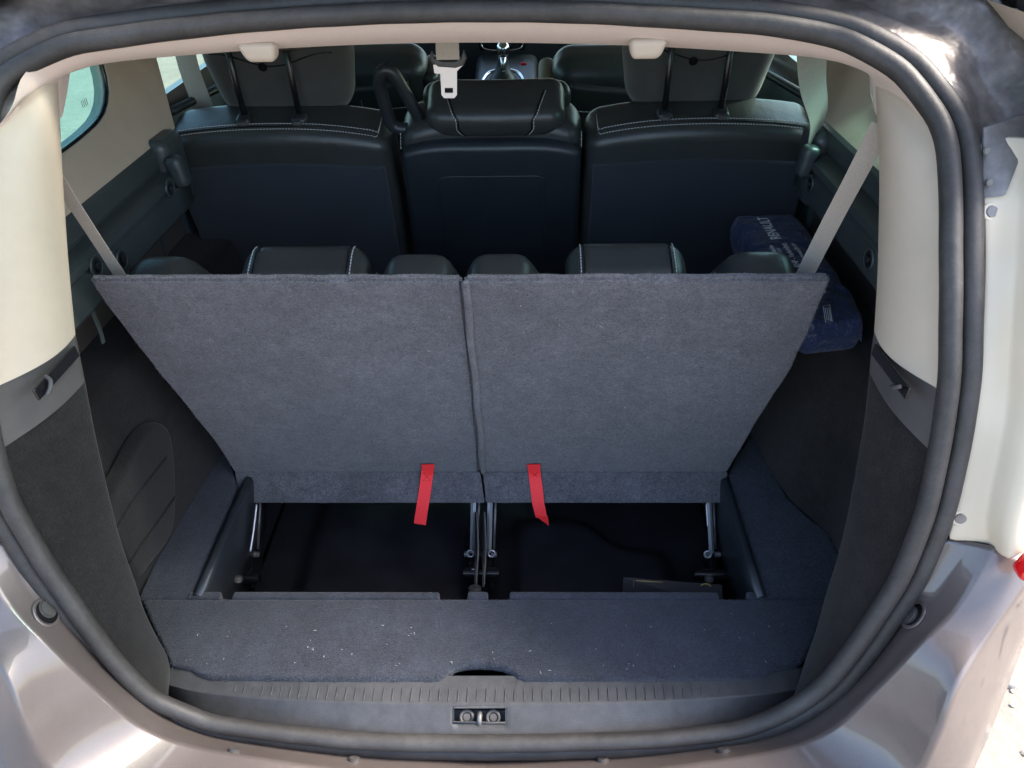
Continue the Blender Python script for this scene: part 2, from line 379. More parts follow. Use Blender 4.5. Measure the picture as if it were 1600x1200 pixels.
rowsR = [body_cols(i) for i in range(N)]
rowsL = [[mir(p) for p in r] for r in rowsR]
o = link('bumper', loft(rowsR), 'paint', car, ang=None); solid(o, 0.004, 1); bump_r = o
rl = [list(r) for r in rowsL]
o = link('bumper', loft([list(reversed(r)) for r in rl]), 'paint', car, ang=None); solid(o, 0.004, 1)
for ob in (bump_r, o): ob['label'] = 'glossy taupe painted bumper corner and drain gutter'
# plugs pressed into the gutter
def on_body(px, py, rows):                          # nearest hit of the ray with the paint surface
    from mathutils.geometry import intersect_ray_tri
    d = ray(px, py); best = None
    for i in range(len(rows) - 1):
        for j in range(len(rows[0]) - 1):
            q = (rows[i][j], rows[i][j + 1], rows[i + 1][j + 1], rows[i + 1][j])
            for tri in ((q[0], q[1], q[2]), (q[0], q[2], q[3])):
                h = intersect_ray_tri(*tri, d, CAM, True)
                if h is not None and (h - CAM).dot(d) > 0 and (best is None or (h - CAM).length < (best[0] - CAM).length):
                    n = (tri[1] - tri[0]).cross(tri[2] - tri[0]).normalized()
                    if n.dot(d) > 0: n = -n
                    best = (h, n)
    return best
for px, py, rows in ((942, 1192, rowsR), (1132, 1178, rowsR), (553, 1192, rowsL), (365, 1178, rowsL)):
    h = on_body(px, py, rows)
    if h: cyl('gutter_plug', 0.0095, 0.006, 'greyplastic', car, frame(h[0] + h[1] * 0.005, (1, 0, 0), h[1]), bev=0.0015)
for px, py, rows in ((1432, 963, rowsR), (68, 960, rowsL)):
    h = on_body(px, py, rows)
    if h is None: continue
    fm = frame(h[0] + h[1] * 0.0055, (1, 0, 0), h[1])
    t = torus('buffer_recess', 0.019, 0.003, 'paint', car, fm, 0.5)
    cyl('recess_floor', 0.018, 0.003, 'black', t, fm @ T(0, 0, -0.0005))
    cyl('buffer', 0.0135, 0.005, 'greyplastic', t, fm @ T(-0.003, 0.003, 0.002), bev=0.002)
# tail lamp housings
Fo = [(1475, 846), (1491, 800), (1511, 700), (1527, 600), (1534, 500), (1537, 400), (1533, 300), (1527, 215)]
Ff = [(1548, 851), (1543, 800), (1563, 700), (1577, 615), (1582, 500), (1587, 400), (1594, 310), (1605, 215)]
Fg = [(1590, 868), (1600, 820), (1640, 720), (1660, 620), (1670, 500), (1670, 400), (1665, 300), (1660, 215)]
for sgn in (1, -1):
    f3 = (lambda p: p) if sgn > 0 else mir
    o3 = [Ps(*p, 0.004) for p in Fo]
    r0 = crom(o3, 24); r1 = crom([Py(*p, q.y - 0.015) for p, q in zip(Ff, o3)], 24); r2 = crom([Py(*p, q.y - 0.05) for p, q in zip(Fg, o3)], 24)
    rows = [[f3(p) for p in (a, a.lerp(b, .5) + V((0, .006, 0)), b + V((-.004, .002, 0)), b, b + V((.004, -.010, 0)), b.lerp(c, .4) + V((.0, -.02, 0)), c, c + V((.06, .05, 0)), c + V((.09, .2, 0)))] for a, b, c in zip(r0, r1, r2)]
    if sgn < 0: rows = [list(reversed(r)) for r in rows]
    lamp = link('tail_lamp', loft(rows), 'lampwhite', car, ang=None); solid(lamp, 0.004, 1); subd(lamp, 1)
    lamp['label'] = 'cream plastic tail lamp housing beside the boot seal'
    rr = rows if sgn > 0 else [list(reversed(r)) for r in rows]
    for px, py in ((1500, 808), (1548, 332)):
        h = on_body(px, py, [r[:4] for r in [[q for q in row] for row in ([ [ (p if sgn > 0 else mir(p)) for p in r] for r in rr])]])
        if h:
            pt = f3(h[0]); nn = V((h[1].x * sgn, h[1].y, h[1].z)); fm = frame(pt + nn * 0.003, (0, 0, 1), nn)
            rg_ = torus('screw_recess', 0.0095, 0.0025, 'lampwhite', lamp, fm, .6); cyl('screw', 0.0075, 0.004, 'bracket', rg_, fm, bev=0.001)
    lens = f3(Py(1617, 880, r0[0].y - 0.06))
    rbox('lens', (0.026, 0.03, 0.05), 0.01, 'redlens', lamp, T(*lens) @ Matrix.Rotation(0.35 * sgn, 4, 'Y'), div=(3, 3, 3))
# roof gutter above the lamps, over the top of the opening
To = [(1527, 215), (1520, 175), (1500, 128), (1462, 70), (1412, 32), (1362, 12), (1310, -3), (1200, -16), (1000, -28), (750, -33)]
to3 = crom([Ps(*p, 0.006) for p in To], 60)
rows = []
for i, p in enumerate(to3):
    t = (to3[min(i + 1, 59)] - to3[max(i - 1, 0)]).normalized(); nn = Ns(p.z); u = t.cross(nn).normalized()
    if u.dot(V((0, 1.0, 1.08)) - p) > 0: u = -u
    row = []; fa = 1.0 if i < 20 else max(.3, 1 - (i - 20) * .06)
    for a, b in ((-0.022, -0.006), (0.004, -0.008), (0.010, -0.014), (0.03, -0.022), (0.055, -0.018), (0.075, 0.0), (0.085, 0.008), (0.10, 0.004), (0.14, -0.02), (0.2, -0.08), (0.25, -0.2)):
        a = a * fa if a > 0 else a
        row.append(p + u * a + nn * (b if i < 30 else min(b, -.012 - a * .35)))
    rows.append(row)
# dents and folds of the pressed metal near the hinge
for i, r in enumerate(rows):
    for j in range(2, len(r) - 2):
        k = math.sin(i * 0.9 + j * 1.7) * 0.0035 + math.sin(i * 0.37 - j) * 0.004
        r[j] = r[j] + Ns(to3[i].z) * k * (1 if i < 26 else 0.2)
for sgn in (1, -1):
    rr = rows if sgn > 0 else [[mir(p) for p in reversed(r)] for r in rows]
    o = link('roof_gutter', loft(rr), 'paint_dirty', car, ang=None); solid(o, 0.003, 1); subd(o, 2)
    bead = [rows[i][7] + Ns(to3[i].z) * (0.004 + 0.003 * math.sin(i * 2.1)) for i in range(2, 24)]
    if sgn < 0: bead = [mir(p) for p in bead]
    link('sealer_bead', tube(crom(bead, 60), [0.004 + 0.0018 * math.sin(k * 1.3) for k in range(60)], 8), 'sealer', o, ang=None)
    hp = [Ps(1536, 200, -0.004), Ps(1534, 310, -0.004), Ps(1572, 306, -0.012), Ps(1590, 260, -0.014), Ps(1606, 215, -0.012), Ps(1606, 176, -0.006)]
    if sgn < 0: hp = [mir(p) for p in hp]
    nh = V((0, -1, 0.25)).normalized()
    hb = link('hinge_bracket', prism(hp, nh, 0.006, 0.002), 'bracket', car, ang=40)
    for px, py in ((1541, 236), (1545, 285)):
        q = Ps(px, py, -0.012); q = q if sgn > 0 else mir(q)
        cyl('bolt', 0.0048, 0.005, 'bracket', hb, frame(q, (1, 0, 0), nh), seg=6, bev=0.001)

# ================================================================== car: inner trims of the opening
def strip(seal_px, edge, n=20, m=8, bulge=0.012, inner=0.006):
    a = crom([Ps(*p, inner) for p in seal_px], n); b = crom(edge, n); rows = []
    for p, q in zip(a, b):
        row = [p + (p - q).normalized() * 0.018 + V((0, .006, 0))]
        for k in range(m + 1):
            t = k / m; side = -1 if p.x > 0 else 1
            row.append(p.lerp(q, t) + V((side * bulge * math.sin(math.pi * t), 0, 0)))
        row.append(q + V((-(-1 if q.x < 0 else 1) * -0.004, 0.006, 0)))
        row.append(q + V(((-1 if q.x < 0 else 1) * 0.03, 0.010, 0)))
        rows.append(row)
    return rows
def trim(name, seal_px, edge, m, bulge=0.012, th=0.003, parent=None, **kw):
    rows = strip(seal_px, edge, bulge=bulge, **kw)
    if rows[0][0].x < 0: rows = [list(reversed(r)) for r in rows]
    o = link(name, loft(rows), m, parent or car, ang=None); subd(o, 1); return o
# right side
Rs = [(1248, 1096), (1306, 1036), (1350, 967), (1390, 900), (1430, 800), (1453, 704)]
Re = [Px(1243, 1085, .498), Px(1258, 1030, .510), Px(1273, 990, .517), Px(1288, 933, .525), Px(1307, 873, .532), Px(1325, 795, .538), Px(1338, 722, .543), Px(1350, 650, .547), Px(1357, 578, .55)]
st_r = trim('side_trim_carpet', Rs, Re, 'carpet3', 0.006)
Rs2 = [(1453, 704), (1461, 655), (1467, 608)]; Re2 = [Px(1357, 578, .55), Px(1360, 545, .55), Px(1365, 515, .55)]
ht_r = trim('hook_trim', Rs2, Re2, 'greyplastic', 0.010)
Rs3 = [(1467, 608), (1472, 500), (1474, 400), (1473, 300), (1464, 205), (1440, 170), (1434, 158)]
Re3 = [Px(1365, 515, .55), Px(1370, 430, .55), Px(1372, 350, .55), Px(1373, 270, .548), Px(1370, 190, .544), Px(1366, 122, .545), Px(1360, 88, .565)]
pr = trim('rear_pillar_trim', Rs3, Re3, 'cream', 0.018)
# left side
Ls = [(254, 1096), (190, 1030), (145, 967), (103, 908), (68, 855), (30, 780), (5, 700)]
Le = [Px(260, 1082, -.498), Px(270, 1042, -.500), Px(256, 1016, -.510), Px(227, 958, -.520), Px(216, 921, -.528), Px(190, 848, -.538), Px(168, 760, -.545), Px(150, 680, -.55), Px(134, 595, -.553)]
st_l = trim('side_trim_carpet', Ls, Le, 'carpet3', 0.006)
Ls2 = [(5, 700), (-8, 650), (-14, 608)]; Le2 = [Px(134, 595, -.553), Px(127, 560, -.553), Px(119, 522, -.553)]
ht_l = trim('hook_trim', Ls2, Le2, 'greyplastic', 0.010)
Ls3 = [(-14, 608), (-22, 500), (-26, 400), (-22, 300), (-6, 205), (28, 165), (36, 152)]
Le3 = [Px(119, 522, -.553), Px(110, 430, -.553), Px(104, 350, -.553), Px(99, 270, -.55), Px(95, 190, -.546), Px(91, 121, -.547), Px(90, 88, -.567)]
pl = trim('rear_pillar_trim', Ls3, Le3, 'cream', 0.018)
for o in (pr, pl): o['label'] = 'smooth cream plastic trim over the rear pillar'
# bag hook slots in the dark trim
def slot(parent, a, b, xa, xb, yaw):
    p, q = Px(*a, xa), Px(*b, xb); d = (q - p)
    n = V((-1 if xa > 0 else 1, -0.55, 0.1)); n = (n - d * (n.dot(d) / d.dot(d))).normalized()
    fm = frame((p + q) / 2 + n * 0.0005, d, n)
    L = d.length
    s = rbox('hook_slot', (L, 0.017, 0.004), 0.0019, 'black', parent, fm, div=(6, 3, 2))
    h = frame(q.lerp(p, 0.16) + n * 0.007, d, n)
    link('bag_hook', tube(crom([h @ V((-.014, -.008, -.006)), h @ V((-.006, -.006, .004)), h @ V((.004, 0, .006)), h @ V((.010, .006, .002))], 14), 0.0028, 8), 'greyplastic', s, ang=None)
slot(ht_r, (1366, 545), (1420, 616), .5445, .546, 0)
slot(ht_l, (119, 548), (55, 618), -.5475, -.549, 0)
for st, (px, py, x) in ((st_r, (1327, 888, .548)), (st_l, (167, 890, -.552))):
    q = Px(px, py, x); n = V((-1 if x > 0 else 1, -0.5, 0)).normalized()
    b = rbox_me((0.015, 0.015, 0.008), 0.0038, None, (2, 2, 1)); link('trim_clip', b, 'carpet3', st, ang=None, mtx=frame(q + n * 0.002, (0, 0, 1), n))
# header trim across the top
Hs = [(1440, 170), (1420, 140), (1398, 118), (1350, 90), (1300, 70), (1200, 52), (1050, 40), (900, 33), (750, 30), (600, 34), (425, 42), (250, 62), (160, 75), (100, 88), (50, 118), (28, 165)]
He = [(1364, 119), (1355, 113), (1343, 107), (1325, 100), (1287, 91), (1200, 84), (1040, 74), (900, 69), (750, 67), (600, 69), (425, 77), (250, 90), (159, 100), (125, 109), (105, 115), (92, 119)]
ye = [1.078, 1.078, 1.08, 1.085, 1.10, 1.115, 1.13, 1.14, 1.145, 1.14, 1.13, 1.11, 1.09, 1.075, 1.065, 1.063]
a = crom([Ps(1466, 225, .016)] + [Ps(*p, 0.006) for p in Hs] + [Ps(-6, 215, .016)], 74); b = crom([Px(1369, 180, .556)] + [Py(*p, y) for p, y in zip(He, ye)] + [Px(95, 185, -.560)], 74); rows = []
for p, q in zip(a, b):
    nn = V((0, -0.7, -0.3))
    row = [p + (p - q).normalized() * 0.018 + V((0, .006, 0))] + [p.lerp(q, t) + nn * 0.010 * math.sin(math.pi * t) for t in (0, .15, .3, .45, .6, .75, .88, .96)] + [q, q + V((0, .006, .001)), q + V((0, .02, .012)), q + V((0, .06, .045))]
    rows.append(row)
hd = link('header_trim', loft(rows), 'cream_fabric', car, ang=None); subd(hd, 1); hd['label'] = 'pinkish cream trim under the roof edge'
HB = b
# two cream clips on the header
for px0, px1, py0, py1, sk in ((371, 438, 64, 95, .30), (982, 1041, 58, 90, -.25)):
    yc = 1.098
    p0 = Py(px0, py0, yc); p1 = Py(px1, py1, yc); c_ = (p0 + p1) / 2; wd = abs(p1.x - p0.x); hh = abs(p1.z - p0.z)
    def fn(p, wd=wd, hh=hh, sk=sk):
        t = (p.z / hh + 0.5); return V((p.x * (0.72 + 0.28 * t) + (1 - t) * sk * 0.012, p.y * (0.7 + 0.3 * t), p.z))
    ck = rbox('coat_clip', (wd, 0.035, hh), 0.009, 'cream', hd, T(*c_), fn, div=(4, 3, 3))

# ================================================================== car: sill
z0 = 0.592
back = [Pz(*p, z0) for p in ((283, 1046), (340, 1052), (500, 1055), (750, 1056), (1000, 1055), (1190, 1052), (1241, 1045))]
ridge = [Pz(*p, 0.588) for p in ((270, 1072), (330, 1084), (500, 1096), (750, 1100), (1000, 1097), (1180, 1086), (1243, 1078))]
foot = [Pz(*p, 0.578) for p in ((262, 1081), (320, 1110), (500, 1136), (750, 1148), (1000, 1140), (1180, 1115), (1244, 1086))]
def along(pts, x):
    for a, b in zip(pts, pts[1:]):
        if a.x <= x <= b.x or b is pts[-1] or (a is pts[0] and x < a.x):
            if x <= b.x or b is pts[-1]: return a.lerp(b, (x - a.x) / (b.x - a.x))
bk, rg, ft = crom(back, 60), crom(ridge, 60), crom(foot, 60)
hx0, hx1 = Pz(709, 1110, 0.584).x, Pz(790, 1110, 0.584).x
xs = sorted(set([round(-0.528 + 1.056 * k / 64, 5) for k in range(65)] + [hx0, hx1]))
rows = []
for x in xs:
    B, Rr_, F = along(bk, x), along(rg, x), along(ft, x)
    B, Rr_, F = V((x, B.y, B.z)), V((x, Rr_.y, Rr_.z)), V((x, F.y, F.z - 0.02))
    rows.append([B + V((0, .003, -.03)), B, B.lerp(Rr_, .5), B.lerp(Rr_, .93), Rr_, Rr_.lerp(F, .05) , Rr_.lerp(F, .09), Rr_.lerp(F, .50), Rr_.lerp(F, .75), F, F + V((0, -.006, -.02))])
nc = len(rows[0]); vs = [p for r in rows for p in r]; fs = []
for i in range(len(xs) - 1):
    for j in range(nc - 1):
        if xs[i] >= hx0 - 1e-6 and xs[i + 1] <= hx1 + 1e-6 and j == 6: continue
        fs.append((i * nc + j, i * nc + j + 1, (i + 1) * nc + j + 1, (i + 1) * nc + j))
bm = bmesh.new(); bv = [bm.verts.new(p) for p in vs]
for f in fs: bm.faces.new([bv[k] for k in f])
bmesh.ops.recalc_face_normals(bm, faces=bm.faces)
sill = link('sill_trim', from_bm(bm, False), 'sill', car, ang=50); sill['label'] = 'ribbed charcoal plastic cover on the loading sill'
if sill.data.polygons[10].normal.z < 0: sill.data.flip_normals()
solid(sill, 0.003, -1)
# latch recess
i0 = xs.index(hx0); i1 = xs.index(hx1)
t0, t1, t2, t3 = rows[i0][6], rows[i1][6], rows[i1][7], rows[i0][7]
dn = V((0, 0.012, -0.028))
bm = bmesh.new(); tv = [bm.verts.new(p) for p in (t0, t1, t2, t3)]; lv = [bm.verts.new(p + dn) for p in (t0, t1, t2, t3)]
for k in range(4): bm.faces.new((tv[k], tv[(k + 1) % 4], lv[(k + 1) % 4], lv[k]))
bm.faces.new(lv)
lr = link('latch_recess', from_bm(bm), 'plastic', sill)
ctr = (t0 + t1 + t2 + t3) / 4
link('recess_rim', tube([t0, t1, t2, t3], 0.0022, 6, True), 'sill', lr, ang=None)
for sx in (-1, 1):
    fm = frame(ctr + V((sx * 0.021, 0.002, -0.010)), (1, 0, 0), V((0, -.5, .8)))
    torus('screw_cup', 0.0095, 0.003, 'greyplastic', lr, fm); cyl('screw', 0.006, 0.006, 'greyplastic', lr, fm, bev=0.001)
link('striker', tube(crom([ctr + V((0, .008, -.02)), ctr + V((0, .002, 0)), ctr + V((0, -.008, -.002)), ctr + V((0, -.010, -.02))], 14), 0.004, 8), 'bracket', lr, ang=None)
rib_me = rbox_me((0.0022, 0.023, 0.0016), 0.0007, None, (1, 3, 1), 2); rib_me.materials.append(M['sill']); rib_me.shade_smooth()
k = 0
for px in np.arange(366, 1130, 14.6):
    B = along(bk, Pz(px, 1080, .59).x); Q = along(rg, B.x); p = B.lerp(Q, 0.70); d = Q - B
    ln = min(1.0, 0.45 + min(px - 366, 1130 - px) / 180)
    rib = bpy.data.objects.new('rib', rib_me); C.objects.link(rib); rib.parent = sill
    rib.matrix_basis = frame(p + V((0, 0, 0.001)), (1, 0, 0), V((1, 0, 0)).cross(d.normalized()) * (1 if V((1, 0, 0)).cross(d.normalized()).z > 0 else -1)) @ Matrix.Diagonal((random.uniform(.6, 1), ln * random.uniform(.8, 1), random.uniform(.4, .8), 1))

# ================================================================== boot floor
ZF = 0.60
fp = [(222, 935), (480, 935), (760, 935), (1000, 935), (1292, 935), (1280, 975), (1262, 1020), (1240, 1042), (1208, 1044), (1196, 1055), (1180, 1058), (1000, 1060), (820, 1060), (810, 1056), (800, 1047), (785, 1040), (768, 1037), (750, 1036), (730, 1037), (712, 1041), (700, 1049), (694, 1056), (684, 1060), (500, 1060), (330, 1058), (312, 1053), (300, 1045), (268, 1040), (256, 1012), (238, 975)]
panel = empty('boot_floor_panel', (0, .82, ZF), 'navy carpeted floor panel with a grip cut-out behind the loading sill', 'floor panel')
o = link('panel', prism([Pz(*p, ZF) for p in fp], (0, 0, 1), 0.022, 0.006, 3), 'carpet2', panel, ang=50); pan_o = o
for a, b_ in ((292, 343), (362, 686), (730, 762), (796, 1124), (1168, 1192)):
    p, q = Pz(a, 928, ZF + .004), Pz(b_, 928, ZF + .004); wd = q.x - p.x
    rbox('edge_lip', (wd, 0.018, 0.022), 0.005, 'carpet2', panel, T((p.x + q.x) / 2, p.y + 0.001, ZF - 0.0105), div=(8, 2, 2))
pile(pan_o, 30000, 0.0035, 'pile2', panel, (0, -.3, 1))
# fixed carpet ledges beside the well
def ledge(pts, inner):
    return prism([Pz(*p, ZF - 0.002) for p in pts], (0, 0, 1), 0.03, 0.008, 3)
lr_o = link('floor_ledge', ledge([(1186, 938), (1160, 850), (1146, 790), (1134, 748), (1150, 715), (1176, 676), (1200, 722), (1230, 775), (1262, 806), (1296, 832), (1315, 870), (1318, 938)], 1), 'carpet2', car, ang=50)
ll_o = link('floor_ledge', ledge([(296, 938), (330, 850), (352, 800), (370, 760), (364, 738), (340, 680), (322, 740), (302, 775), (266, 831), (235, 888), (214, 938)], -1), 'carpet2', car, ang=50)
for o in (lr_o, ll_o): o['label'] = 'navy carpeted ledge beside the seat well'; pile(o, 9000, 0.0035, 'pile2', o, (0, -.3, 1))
# well
WX0, WX1, WY0, WY1, WZ = -.525, .492, .90, 1.42, .375
tub = []
bm = bmesh.new()
def quad(bm, *ps): bm.faces.new([bm.verts.new(p) for p in ps])
quad(bm, (WX0, WY0, .594), (WX0, WY1, .594), (WX0 - .01, WY1, WZ), (WX0 - .01, WY0, WZ))
quad(bm, (WX1, WY0, .594), (WX1, WY1, .594), (WX1 + .01, WY1, WZ), (WX1 + .01, WY0, WZ))
quad(bm, (WX0, WY0, .58), (WX1, WY0, .58), (WX1, WY0, WZ), (WX0, WY0, WZ)); quad(bm, (WX0, WY1, .70), (WX1, WY1, .70), (WX1, WY1, WZ), (WX0, WY1, WZ))
tubo = link('seat_well', from_bm(bm), 'tub', car, smooth=False); solid(tubo, 0.004, 0); tubo['label'] = 'black open well under the third row seats'
nx, ny = 90, 40; vs = []
for j in range(ny + 1):
    for i in range(nx + 1):
        x = WX0 + (WX1 - WX0) * i / nx; y = WY0 + (WY1 - WY0) * j / ny; z = WZ
        s = lambda v: 1 / (1 + math.exp(-v))
        z += 0.035 * s((x - 0.05) / .006) * s((.38 - x) / .008) * s((y - 1.0) / .006) * s((1.30 - .10 * s((x - .24) / .02) - y) / .008)
        z += 0.035 * s((-.05 - x) / .006) * s((x + .42) / .008) * s((y - 1.0) / .006) * s((1.36 - y) / .008)
        z += 0.01 * s((x + .006) / .004) * s((.05 - x) / .004)
        vs.append((x, y, z))
fs = [(j * (nx + 1) + i, j * (nx + 1) + i + 1, (j + 1) * (nx + 1) + i + 1, (j + 1) * (nx + 1) + i) for j in range(ny) for i in range(nx)]
link('well_floor', mesh(vs, fs), 'tub', tubo, ang=None)
for sx, x0 in ((-1, WX0), (1, WX1)):
    rows = [[(x0 + sx * .004, y, .601), (x0 - sx * .002, y, .603), (x0 - sx * .010, y, .600), (x0 - sx * .012, y, .594), (x0 - sx * .012, y, .57), (x0 - sx * .010, y, .50), (x0 - sx * .004, y, .44)] for y in (.902, 1.0, 1.1, 1.19, 1.24)]
    o = link('well_side_trim', loft([[V(p) for p in r] for r in rows]), 'plastic', tubo, ang=40); solid(o, 0.003, 0)
# fold-flat seat linkages standing in the well
for px, big in ((393, 1), (738, 0), (764, 0), (1112, 1)):
    a = Py(px + (4 if px < 700 else 2 if px < 800 else -5), 775, 1.212); b_ = Pz(px, 864, .452)
    lk = link('seat_linkage', tube([a, a.lerp(b_, .5), b_], 0.0055, 4, up=V((1, 0, 0))), 'steel', tubo, ang=30)
    lk['label'] = 'bright steel folding arm of a third row seat'
    link('linkage_rail', tube([a + V((.012, .01, .0)), b_ + V((.010, .012, .0))], 0.003, 6), 'bracket', lk, ang=None)
    for dx in (-.011, .011): cyl('pivot', 0.0065, 0.012, 'bracket', lk, T(*(b_ + V((dx, -.004, 0)))) @ Matrix.Rotation(R(90), 4, 'Y'), bev=0.001)
    rbox('pivot_bracket', (0.020, 0.075, 0.05), 0.006, 'black', lk, T(b_.x, b_.y - .015, b_.z - .032), div=(2, 3, 3))
for px in (705, 350):
    pass
for px, py, r_ in ((742, 921, .013), (372, 905, .009), (1108, 905, .009)):
    c_ = Pz(px, py, .50); cyl('anchor_bolt', r_, 0.012, 'bracket', tubo, T(*c_) @ Matrix.Rotation(R(-30), 4, 'X'), seg=16, bev=0.002)
for px, py in ((378, 905), (1112, 898), (752, 896)):
    c_ = Pz(px, py, .455); cyl('cross_tube', 0.012, 0.075, 'black', tubo, T(*c_) @ Matrix.Rotation(R(90), 4, 'Y'), bev=0.002)
for pts in (((401, 788), (396, 830), (391, 862)), ((1104, 788), (1106, 822))):
    link('spring_clip', tube(crom([Pz(x, y, .47 + .10 * (905 - y) / 120) for x, y in pts], 24), 0.0022, 6), 'steel', tubo, ang=None)
for px, py in ((735, 865), (768, 865), (740, 895), (388, 866), (1106, 866)):
    c_ = Pz(px, py, .46); torus('pivot_washer', 0.007, 0.002, 'steel', tubo, T(*c_) @ Matrix.Rotation(R(60), 4, 'X'))
for px in (745, 757):
    a_, b2 = Pz(px, 800, .53), Pz(px, 905, .47)
    hb_ = link('hinge_plate', prism([a_ + V((0, 0, .0)), b2 + V((0, -.02, .0)), b2 + V((0, -.02, -.05)), b2 + V((0, .03, -.07)), a_ + V((0, .03, -.09))], (1, 0, 0), .004, .001), 'black', tubo, ang=40)
    link('plate_edge', tube(crom([a_, a_.lerp(b2, .55) + V((.003, 0, .003)), b2 + V((0, -.018, .001))], 14), .0018, 6), 'bracket', hb_, ang=None)
# leaflet tucked in the well
lp = [Py(974, 902, .985), Py(1128, 914, .985), Py(1130, 950, .952), Py(972, 950, .952)]
nn = (lp[1] - lp[0]).cross(lp[3] - lp[0]).normalized(); nn = nn if nn.y < 0 else -nn
leaf = empty('leaflet', lp[3], 'black leaflet with gold lettering lying in the seat well', 'leaflet')
link('cover', prism(lp, nn, 0.003), 'card', leaf, smooth=False)
def lp_at(px, py): return Pp(px, py - 7, lp[0], nn) + nn * 0.001
def stroke(pts, r, parent, m='gold', name='lettering', closed=False): return link(name, tube(pts, r, 4, closed, flat=0.3, up=nn), m, parent, ang=None)
stroke([lp_at(990, 914), lp_at(990, 932)], .0012, leaf); stroke([lp_at(990, 914), lp_at(1036, 917)], .0013, leaf)
stroke([lp_at(997, 917), lp_at(997, 932)], .0010, leaf); stroke([lp_at(1030, 917), lp_at(1030, 932)], .0012, leaf); stroke([lp_at(1000, 921), lp_at(1036, 923)], .0010, leaf)
stroke([lp_at(1102 + 10 * math.cos(t * math.pi / 8), 927 + 8 * math.sin(t * math.pi / 8)) for t in range(16)], .0012, leaf, closed=True)

# ================================================================== side walls, shelves, rails
def wall(base, top, m, parent, name):
    a = crom(base, 30); b = crom(top, 30)
    return link(name, loft([[p, p.lerp(q, .25) + V((0.006 * (1 if p.x < 0 else -1), 0, 0)), p.lerp(q, .6) + V((0.008 * (1 if p.x < 0 else -1), 0, 0)), p.lerp(q, .92), q, q + V(((-.012 if q.x < 0 else .012), 0, .006)), V((-.76 if q.x < 0 else .76, q.y, q.z + .006))] for p, q in zip(a, b)]), m, parent, ang=None)
wr = wall([V((.70, .70, .56)), V((.675, .88, .56)), V((.662, 1.0, .56)), V((.655, 1.07, .56)), V((.612, 1.15, .56)), V((.585, 1.32, .56)), V((.58, 1.7, .56))],
          [V((.70, .70, .955)), V((.68, .88, .955)), V((.668, 1.0, .955)), V((.655, 1.1, .955)), V((.62, 1.2, .955)), V((.60, 1.32, .955)), V((.60, 1.7, .955))], 'carpet3', car, 'side_wall')
wl = wall([V((-.66, .70, .56)), V((-.64, .9, .56)), V((-.625, 1.05, .56)), V((-.618, 1.18, .56)), V((-.60, 1.35, .56)), V((-.58, 1.7, .56))],
          [V((-.68, .70, .955)), V((-.665, .9, .955)), V((-.65, 1.05, .955)), V((-.64, 1.18, .955)), V((-.62, 1.35, .955)), V((-.61, 1.7, .955))], 'carpet3', car, 'side_wall')
for o in (wr, wl): subd(o, 1)
# moulded storage pocket in the left wall
pk = [Px(*p, -.612) for p in ((168, 800), (196, 730), (222, 678), (243, 660), (262, 664), (272, 690), (277, 760), (272, 830), (240, 880), (214, 900))]
pk = crom(pk, 40, True)
po = link('storage_pocket', prism(pk, (1, 0, 0), 0.030, 0.013, 4), 'carpet3', wl, ang=50)
for pts in (((178, 830), (205, 785), (232, 750), (262, 712)), ((200, 882), (222, 848), (246, 815), (274, 775))):
    link('pocket_rib', tube(crom([Px(*p, -.611) for p in pts], 20), 0.0035, 8, flat=0.5), 'carpet3', po, ang=None)
# rails along the belt line
def rail(sg, x, zt, y0, y1):
    prof = [(.055, .06), (.045, .004), (.0, 0), (-.006, -.006), (-.008, -.038), (-.004, -.046), (-.028, -.050), (-.036, -.054), (-.038, -.066), (-.026, -.070), (-.036, -.078), (-.038, -.125), (-.030, -.135), (.01, -.14), (.06, -.15)]
    ys = [y0 + (y1 - y0) * k / 10 for k in range(11)]
    rows = [[V((sg * (x + a), y, zt + b)) for a, b in prof] for y in ys]
    if sg > 0: rows = [list(reversed(r)) for r in rows]
    o = link('side_rail', loft(rows), 'rail', car, ang=25); solid(o, 0.003, -1); o['label'] = 'dark ridged plastic shelf rail along the side window'
    return o
ra_l = rail(-1, .655, 1.228, .9, 1.52); ra_r = rail(1, .655, 1.25, .9, 1.52)
for o, sg, holes in ((ra_l, -1, ((265, 294, .617), (150, 416, .617), (190, 405, .617))), (ra_r, 1, ((1266, 287, .617), (1358, 405, .617)))):
    for px, py, x in holes:
        c_ = Px(px, py, sg * x); fm = frame(c_, (0, 0, 1), (-sg, 0, 0))
        t = torus('socket_ring', 0.016, 0.003, 'rail', o, fm); cyl('socket_hole', 0.015, 0.004, 'tub', t, fm); cyl('socket_core', 0.008, 0.008, 'plastic', t, fm, bev=0.002)
for sg, (px, py, x), o in ((-1, (279, 268, -.612), ra_l), (1, (1261, 252, .612), ra_r)):
    c_ = Px(px, py, x)
    rbox('shelf_hook', (0.030, 0.035, 0.062), 0.012, 'rail', o, T(*c_) @ Matrix.Rotation(R(12 * sg), 4, 'Y'), lambda p: V((p.x * (1 + p.z * 5), p.y, p.z)), div=(3, 3, 4))
    rbox('rail_end', (0.05, 0.10, 0.15), 0.02, 'rail', o, T(sg * .652, 1.52, 1.165), div=(3, 3, 4))
# armrest loop and dangling strap on the left wall
link('armrest_rim', tube(crom([Px(*p, -.625) for p in ((203, 425), (204, 395), (211, 370), (226, 352), (240, 355), (252, 375), (264, 420))], 40), 0.005, 8, flat=0.5, up=V((1, 0, 0))), 'plastic', wl, ang=None)
ribbon('strap', crom([Px(*p, -.635) for p in ((139, 468), (146, 490), (155, 512), (162, 536))], 12), V((0, 1, 0.2)), 0.010, 0.0015, 'greenstrap', wl)
